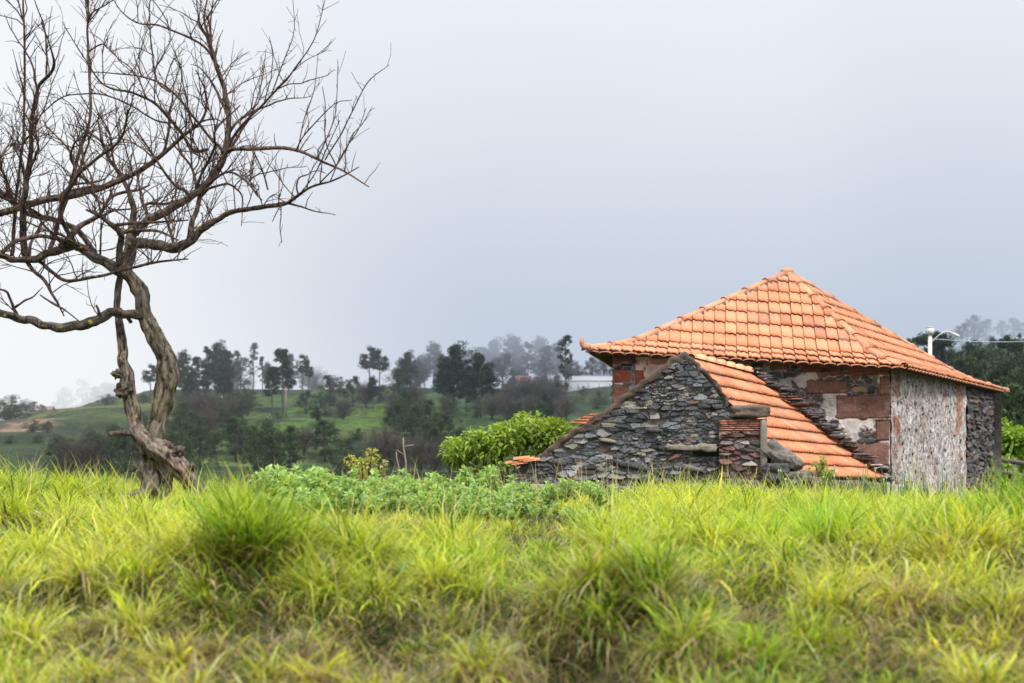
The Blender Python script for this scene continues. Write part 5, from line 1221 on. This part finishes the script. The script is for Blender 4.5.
LZ = 'tree in the dense hazy belt along the ridge top'
for i in range(46):
    px = RNG.uniform(160, 575); kd = ('p4', 'p2', 'r1', 'p1', 'p4', 'b2')[i % 6]; Y = RNG.uniform(268, 330)
    far_tree(px, 0, RNG.uniform(354, 378) if px < 330 or px > 395 else RNG.uniform(376, 388), kd, LZ, 1.0, Y=Y, group='hazy tree belt along the ridge top')
LY = 'mixed tree on the green slope below the ridge'
for i in range(30):
    px = RNG.uniform(165, 560); by = RNG.uniform(402, 432); far_tree(px, by, by-RNG.uniform(18, 34), ('r1', 'r2', 'b1', 'p4', 'r3')[i % 5], LY, 1.0, group='mixed trees on the green slope below the ridge')
# left ridge in mist
far_tree(65, 0, 386, 'r1', 'faint grey round tree on the misty left ridge', .7, Y=370)
far_tree(82, 0, 378, 'p5', 'faint sparse tree on the misty left ridge', 1.2, Y=370)
LM = 'pale grey tree mass fading in the mist left of the twisted trunk'
for px, t_, Y in [(98, 385, 350), (106, 381, 355), (114, 383, 350), (122, 380, 345)]: far_tree(px, 0, t_, 'r1', LM, .9, Y=Y, group='misty trees left of the twisted trunk')
LH = 'dark tree beside the small white houses at the left edge'
for px, t_ in [(10, 407), (16, 404), (25, 403), (33, 401), (42, 404)]: far_tree(px, 0, t_, 'r1', LH, 1.0, Y=258, group='trees beside the white houses at the left edge')
far_tree(47, 433, 421, 'r3', 'dark bush at the right end of the brown ploughed plot', 1.0)
# right forest
LR = 'dark forest tree on the slope right of the house'
k = 0
for (px, t_, Y) in [(962, 352, 150), (975, 345, 158), (990, 344, 152), (1005, 338, 160), (1020, 336, 155), (1036, 345, 160), (955, 368, 135), (970, 366, 130), (984, 368, 126), (998, 366, 124), (1012, 364, 122), (1027, 366, 120), (1042, 370, 122), (978, 384, 112), (992, 388, 105), (1006, 382, 100), (1020, 378, 98), (1036, 380, 98), (1000, 400, 90), (1014, 398, 84), (1030, 400, 80), (960, 390, 115), (950, 382, 120), (1002, 420, 75), (1024, 418, 70), (1052, 360, 140), (955, 348, 185), (968, 343, 190), (981, 340, 195), (994, 338, 190), (1007, 335, 195), (1020, 334, 190), (1034, 336, 195), (945, 352, 180)]:
    far_tree(px, 0, t_, ('r1', 'p4', 'r1', 'p2')[k % 4], LR, .85, Y=Y, group='dark forest trees right of the house'); k += 1
far_tree(937, 0, 330, 'p1', 'wide sparse pine right beside the lamp pole', 1.1, Y=170)
far_tree(948, 0, 336, 'p3', 'sparse pine under the curved lamp arm', 1.1, Y=165)
far_tree(922, 0, 334, 'p3', 'sparse pine left of the lamp pole', 1.0, Y=165)
LQ = 'blue grey tree fading into the cloud above the right forest'
for px, t_, Y in [(962, 322, 225), (974, 314, 230), (986, 318, 235), (1002, 320, 240), (1014, 317, 238), (1026, 322, 240), (950, 330, 235), (1042, 318, 240)]: far_tree(px, 0, t_, 'r1', LQ, .9, Y=Y, group='trees fading into the cloud at the right')
white = plain('white_render', (.72, .72, .72), .8, 1, .06)
# white post on slope
Yp = hill_Y(222, 425); a = P(222, 425, Yp); mb = MB(); tube(mb, [V(0, 0, -.3), V(0, 0, 4.0)], [.12, .09], 7); o = mb.build('utility_pole', Wl); o.location = (a[0], Yp, float(hill(a[0], Yp))); tag(o, 'short pale utility pole on the slope below the pine cluster', 'pole')
Yp = hill_Y(286, 418); mb = MB(); tube(mb, [V(0, 0, -.3), V(0, 0, 4.5)], [.12, .09], 7); o = mb.build('utility_pole', Wl); xx = (286-512)/F*Yp; o.location = (xx, Yp, float(hill(xx, Yp))); tag(o, 'short pale pole below the tall broad crowned pine', 'pole')

# ------------------------------------------------------------------ far buildings
redroof = plain('red_roof', (.30, .12, .085), .85, 2, .25); glassw = plain('greenhouse_sheet', (.46, .49, .52), .4, .6, .1); dkm = plain('window_dark', (.03, .035, .04), .3, 2, .2)
def cottage(px, Y, w, d, h, rh, label, wallm, roofm, sink=0, rz=.1, win=2, zoff=0):
    x = (px-512)/F*Y; z = float(hill(x, Y))-sink+zoff; root = empty('cottage', (x, Y, z), label, 'house'); root.rotation_euler.z = rz
    mb = MB(); box(mb, (-w/2, 0, -1), V(w, 0, 0), V(0, d, 0), V(0, 0, h+1)); mb.build('wall', wallm, root)
    mb = MB(); e = .35; v = [(-w/2-e, -e, h), (w/2+e, -e, h), (w/2+e, d/2, h+rh), (-w/2-e, d/2, h+rh), (-w/2-e, d+e, h), (w/2+e, d+e, h)]
    v = [V(*p_) for p_ in v]; v += [p_-V(0, 0, .18) for p_ in v]
    mb.add(v, [(0, 1, 2, 3), (3, 2, 5, 4), (6, 9, 8, 7), (9, 10, 11, 8), (0, 6, 7, 1), (4, 5, 11, 10), (0, 3, 9, 6), (3, 4, 10, 9), (1, 7, 8, 2), (2, 8, 11, 5)]); mb.build('roof', roofm, root)
    mb = MB(); mb.add([(-w/2, 0.02, h-.01), (-w/2, d-.02, h-.01), (-w/2, d/2, h+rh*.85), (w/2, .02, h-.01), (w/2, d-.02, h-.01), (w/2, d/2, h+rh*.85)], None, [(0, 2, 1), (3, 4, 5)]); mb.build('gable', wallm, root)
    for k in range(win):
        u = -w/2+w*(k+1)/(win+1); mb = MB(); box(mb, (u-.4, -.05, h*.35), V(.8, 0, 0), V(0, .06, 0), V(0, 0, 1.0)); mb.build('window', dkm, root)
    return root
cottage(524, 268, 2.4, 3, .7, 1.0, 'small far house with red roof half hidden in the brown thicket', white, redroof, zoff=.9)
cottage(-6, 240, 4.5, 4, 1.5, .7, 'small white house cut by the left edge of the photo', white, white)
cottage(21, 262, 4.2, 4, 1.3, .8, 'pale roofed farm building among trees at the far left', white, plain('pale_roof', (.5, .5, .52), .6, 2, .1))
cottage(36, 266, 5.0, 4, 1.1, .7, 'low farm building with faded red roof at the far left', white, plain('faded_roof', (.38, .27, .26), .8, 2, .2))
cottage(51, 270, 2.6, 3, .8, .3, 'tiny white shed on the left slope', white, white, win=1)
def greenhouse(px, Y, w, d, h, rh, label, n):
    x = (px-512)/F*Y; z = float(hill(x, Y)); root = empty('greenhouse', (x, Y, z), label, 'greenhouse'); mb = MB()
    box(mb, (-w/2, 0, -2), V(w, 0, 0), V(0, d, 0), V(0, 0, h+2)); mb.build('wall', glassw, root); mb = MB(); ang = np.linspace(0, math.pi, 12)
    v = [V(-w/2-.1, d/2-math.cos(a)*(d/2+.1), h+math.sin(a)*rh) for a in ang]+[V(w/2+.1, d/2-math.cos(a)*(d/2+.1), h+math.sin(a)*rh) for a in ang]
    mb.add(v+[V(-w/2-.1, d/2, h), V(w/2+.1, d/2, h)], [(i, 12+i, 12+i+1, i+1) for i in range(11)], [(i, i+1, 24) for i in range(11)]+[(12+i+1, 12+i, 25) for i in range(11)]); mb.build('roof', glassw, root)
    for k in range(n):
        u = -w/2+w*(k+.5)/n; mb = MB(); box(mb, (u-.06, -.06, 0), V(.12, 0, 0), V(0, .055, 0), V(0, 0, h)); mb.build('post', Mt, root)
greenhouse(594, 245, 11, 5, 1.2, .8, 'long white greenhouse nearer to the house eave, lower of the two', 6)
greenhouse(600, 258, 11.5, 6, 1.5, .8, 'long white greenhouse behind and above the lower one', 7)

# ------------------------------------------------------------------ low cloud and haze: absorbing volume, its light put in as emission
mb = MB(); box(mb, (-420, 62, -14), V(840, 0, 0), V(0, 520, 0), V(0, 0, 210)); fog = mb.build('mist', None); tag(fog, 'low cloud and mist hanging over the far slopes', kind='structure')
m, nt, out = mat('mist_volume'); p = pos(nt); sep = nd(nt, 'ShaderNodeSeparateXYZ'); nt.links.new(p, sep.inputs[0])
def mapr(src, a, b, c, d, sm=True):
    n = nd(nt, 'ShaderNodeMapRange'); n.interpolation_type = 'SMOOTHSTEP' if sm else 'LINEAR'
    nt.links.new(src, n.inputs[0])
    for i, x in enumerate((a, b, c, d)): n.inputs[i+1].default_value = x
    return n.outputs[0]
def mth(op, a, b):
    n = nd(nt, 'ShaderNodeMath', _operation=op)
    for i, x in enumerate((a, b)):
        if isinstance(x, (int, float)): n.inputs[i].default_value = x
        else: nt.links.new(x, n.inputs[i])
    return n.outputs[0]
nz_ = noise(nt, .014, 3, .5, p)
zc = mth('ADD', sep.outputs[2], mth('MULTIPLY', mth('SUBTRACT', nz_, .5), -36))
zc = mth('SUBTRACT', zc, mapr(sep.outputs[0], -110, 20, -9, 0, True))
cloud = mth('MULTIPLY', mapr(zc, 15, 40, 0, .022), mapr(sep.outputs[1], 190, 330, .06, 1))
base = mapr(sep.outputs[1], 120, 330, .00035, .0018)
leftm = mth('MULTIPLY', mapr(sep.outputs[0], -110, -20, .006, 0), mapr(sep.outputs[1], 240, 330, 0, 1))
rightm = mth('MULTIPLY', mapr(sep.outputs[0], 48, 70, 0, .024), mapr(sep.outputs[1], 170, 230, 0, 1))
dens = mth('ADD', mth('ADD', cloud, base), mth('ADD', leftm, rightm))
colr = mixc(nt, (.535, .61, .735), (.93, .96, 1.0), mapr(sep.outputs[2], 8, 100, 0, 1))
colr = mixc(nt, colr, (.95, .97, .99), mapr(sep.outputs[0], 0, -95, 0, 1))
cn = noise(nt, .011, 4, .6, p); colr = mixc(nt, mixc(nt, colr, (.92, .93, .945), 1.0, 'MULTIPLY'), colr, ramp(nt, cn, [(.34, 0), (.62, 1)]))
em = nd(nt, 'ShaderNodeEmission'); nt.links.new(colr, em.inputs[0]); nt.links.new(dens, em.inputs[1])
ab_ = nd(nt, 'ShaderNodeVolumeAbsorption', Color=(0, 0, 0, 1)); nt.links.new(dens, ab_.inputs['Density'])
ad = nd(nt, 'ShaderNodeAddShader'); nt.links.new(em.outputs[0], ad.inputs[0]); nt.links.new(ab_.outputs[0], ad.inputs[1]); nt.links.new(ad.outputs[0], out.inputs['Volume'])
fog.data.materials.append(m)

# ------------------------------------------------------------------ world, sun, camera
SUN_EL, SUN_AZ = R(52), R(150)      # azimuth clockwise from +Y
w = bpy.data.worlds.new('World'); bpy.context.scene.world = w; w.use_nodes = True; nt = w.node_tree; nt.nodes.clear()
out = nt.nodes.new('ShaderNodeOutputWorld'); bg = nt.nodes.new('ShaderNodeBackground'); nt.links.new(bg.outputs[0], out.inputs[0])
sky = nt.nodes.new('ShaderNodeTexSky'); sky.sky_type = 'NISHITA'; sky.sun_disc = False; sky.sun_elevation = SUN_EL; sky.sun_rotation = SUN_AZ
tc = nt.nodes.new('ShaderNodeTexCoord'); sep = nt.nodes.new('ShaderNodeSeparateXYZ'); nt.links.new(tc.outputs['Generated'], sep.inputs[0])
# overcast: three times brighter overhead than at the horizon, a little whiter to the left
e = ramp(nt, sep.outputs[2], [(0, (.25, .27, .25)), (.004, (.55, .625, .74)), (.10, (.63, .705, .82)), (.20, (.79, .85, .93)), (.30, (.91, .95, 1.0))])
z2 = mapr(sep.outputs[2], .30, 1.0, 1.0, 2.8)
nzw = noise(nt, 2.2, 4, .5, tc.outputs['Generated'])
x2 = mapr(sep.outputs[0], .15, -.33, 0, .75)
c1 = mixc(nt, e, (1.0, 1.0, 1.0), mth('MULTIPLY', x2, mapr(sep.outputs[2], 0, .12, .3, 1)))
c1 = mixc(nt, c1, (1.05, 1.05, 1.05), mth('MULTIPLY', mth('SUBTRACT', nzw, .35), .22))
vm = nd(nt, 'ShaderNodeVectorMath', _operation='SCALE'); nt.links.new(c1, vm.inputs[0]); nt.links.new(z2, vm.inputs['Scale'])
sk = nd(nt, 'ShaderNodeVectorMath', _operation='SCALE'); nt.links.new(sky.outputs[0], sk.inputs[0]); sk.inputs['Scale'].default_value = .008
ad = nd(nt, 'ShaderNodeVectorMath', _operation='ADD'); nt.links.new(vm.outputs[0], ad.inputs[0]); nt.links.new(sk.outputs[0], ad.inputs[1])
nt.links.new(ad.outputs[0], bg.inputs[0]); bg.inputs[1].default_value = 1.0
ld = bpy.data.lights.new('sun', 'SUN'); ld.energy = 3.7; ld.angle = R(12); ld.color = (1, .96, .9); lo = bpy.data.objects.new('sun', ld); col.objects.link(lo)
dx, dy, dz = math.sin(SUN_AZ)*math.cos(SUN_EL), math.cos(SUN_AZ)*math.cos(SUN_EL), math.sin(SUN_EL)
from mathutils import Vector
lo.rotation_euler = Vector((dx, dy, dz)).to_track_quat('Z', 'Y').to_euler(); lo.location = (10, -20, 30)

cd = bpy.data.cameras.new('camera'); co = bpy.data.objects.new('camera', cd); col.objects.link(co)
co.location = (0, 0, EZ); co.rotation_euler = (R(90), 0, 0); cd.lens = 50; cd.sensor_width = 36; cd.shift_y = (HZ-341.5)/1024
cd.clip_end = 3000; cd.clip_start = .1; cd.dof.use_dof = True; cd.dof.focus_distance = 18; cd.dof.aperture_fstop = 2.2
sc = bpy.context.scene; sc.camera = co; sc.view_settings.view_transform = 'Standard'; sc.view_settings.look = 'None'; sc.view_settings.exposure = 0
sc.render.engine = 'CYCLES'; cy = sc.cycles; cy.volume_step_rate = .25; cy.volume_max_steps = 256; cy.max_bounces = 6; cy.diffuse_bounces = 3; cy.transmission_bounces = 4; cy.volume_bounces = 0
cy.use_denoising = True
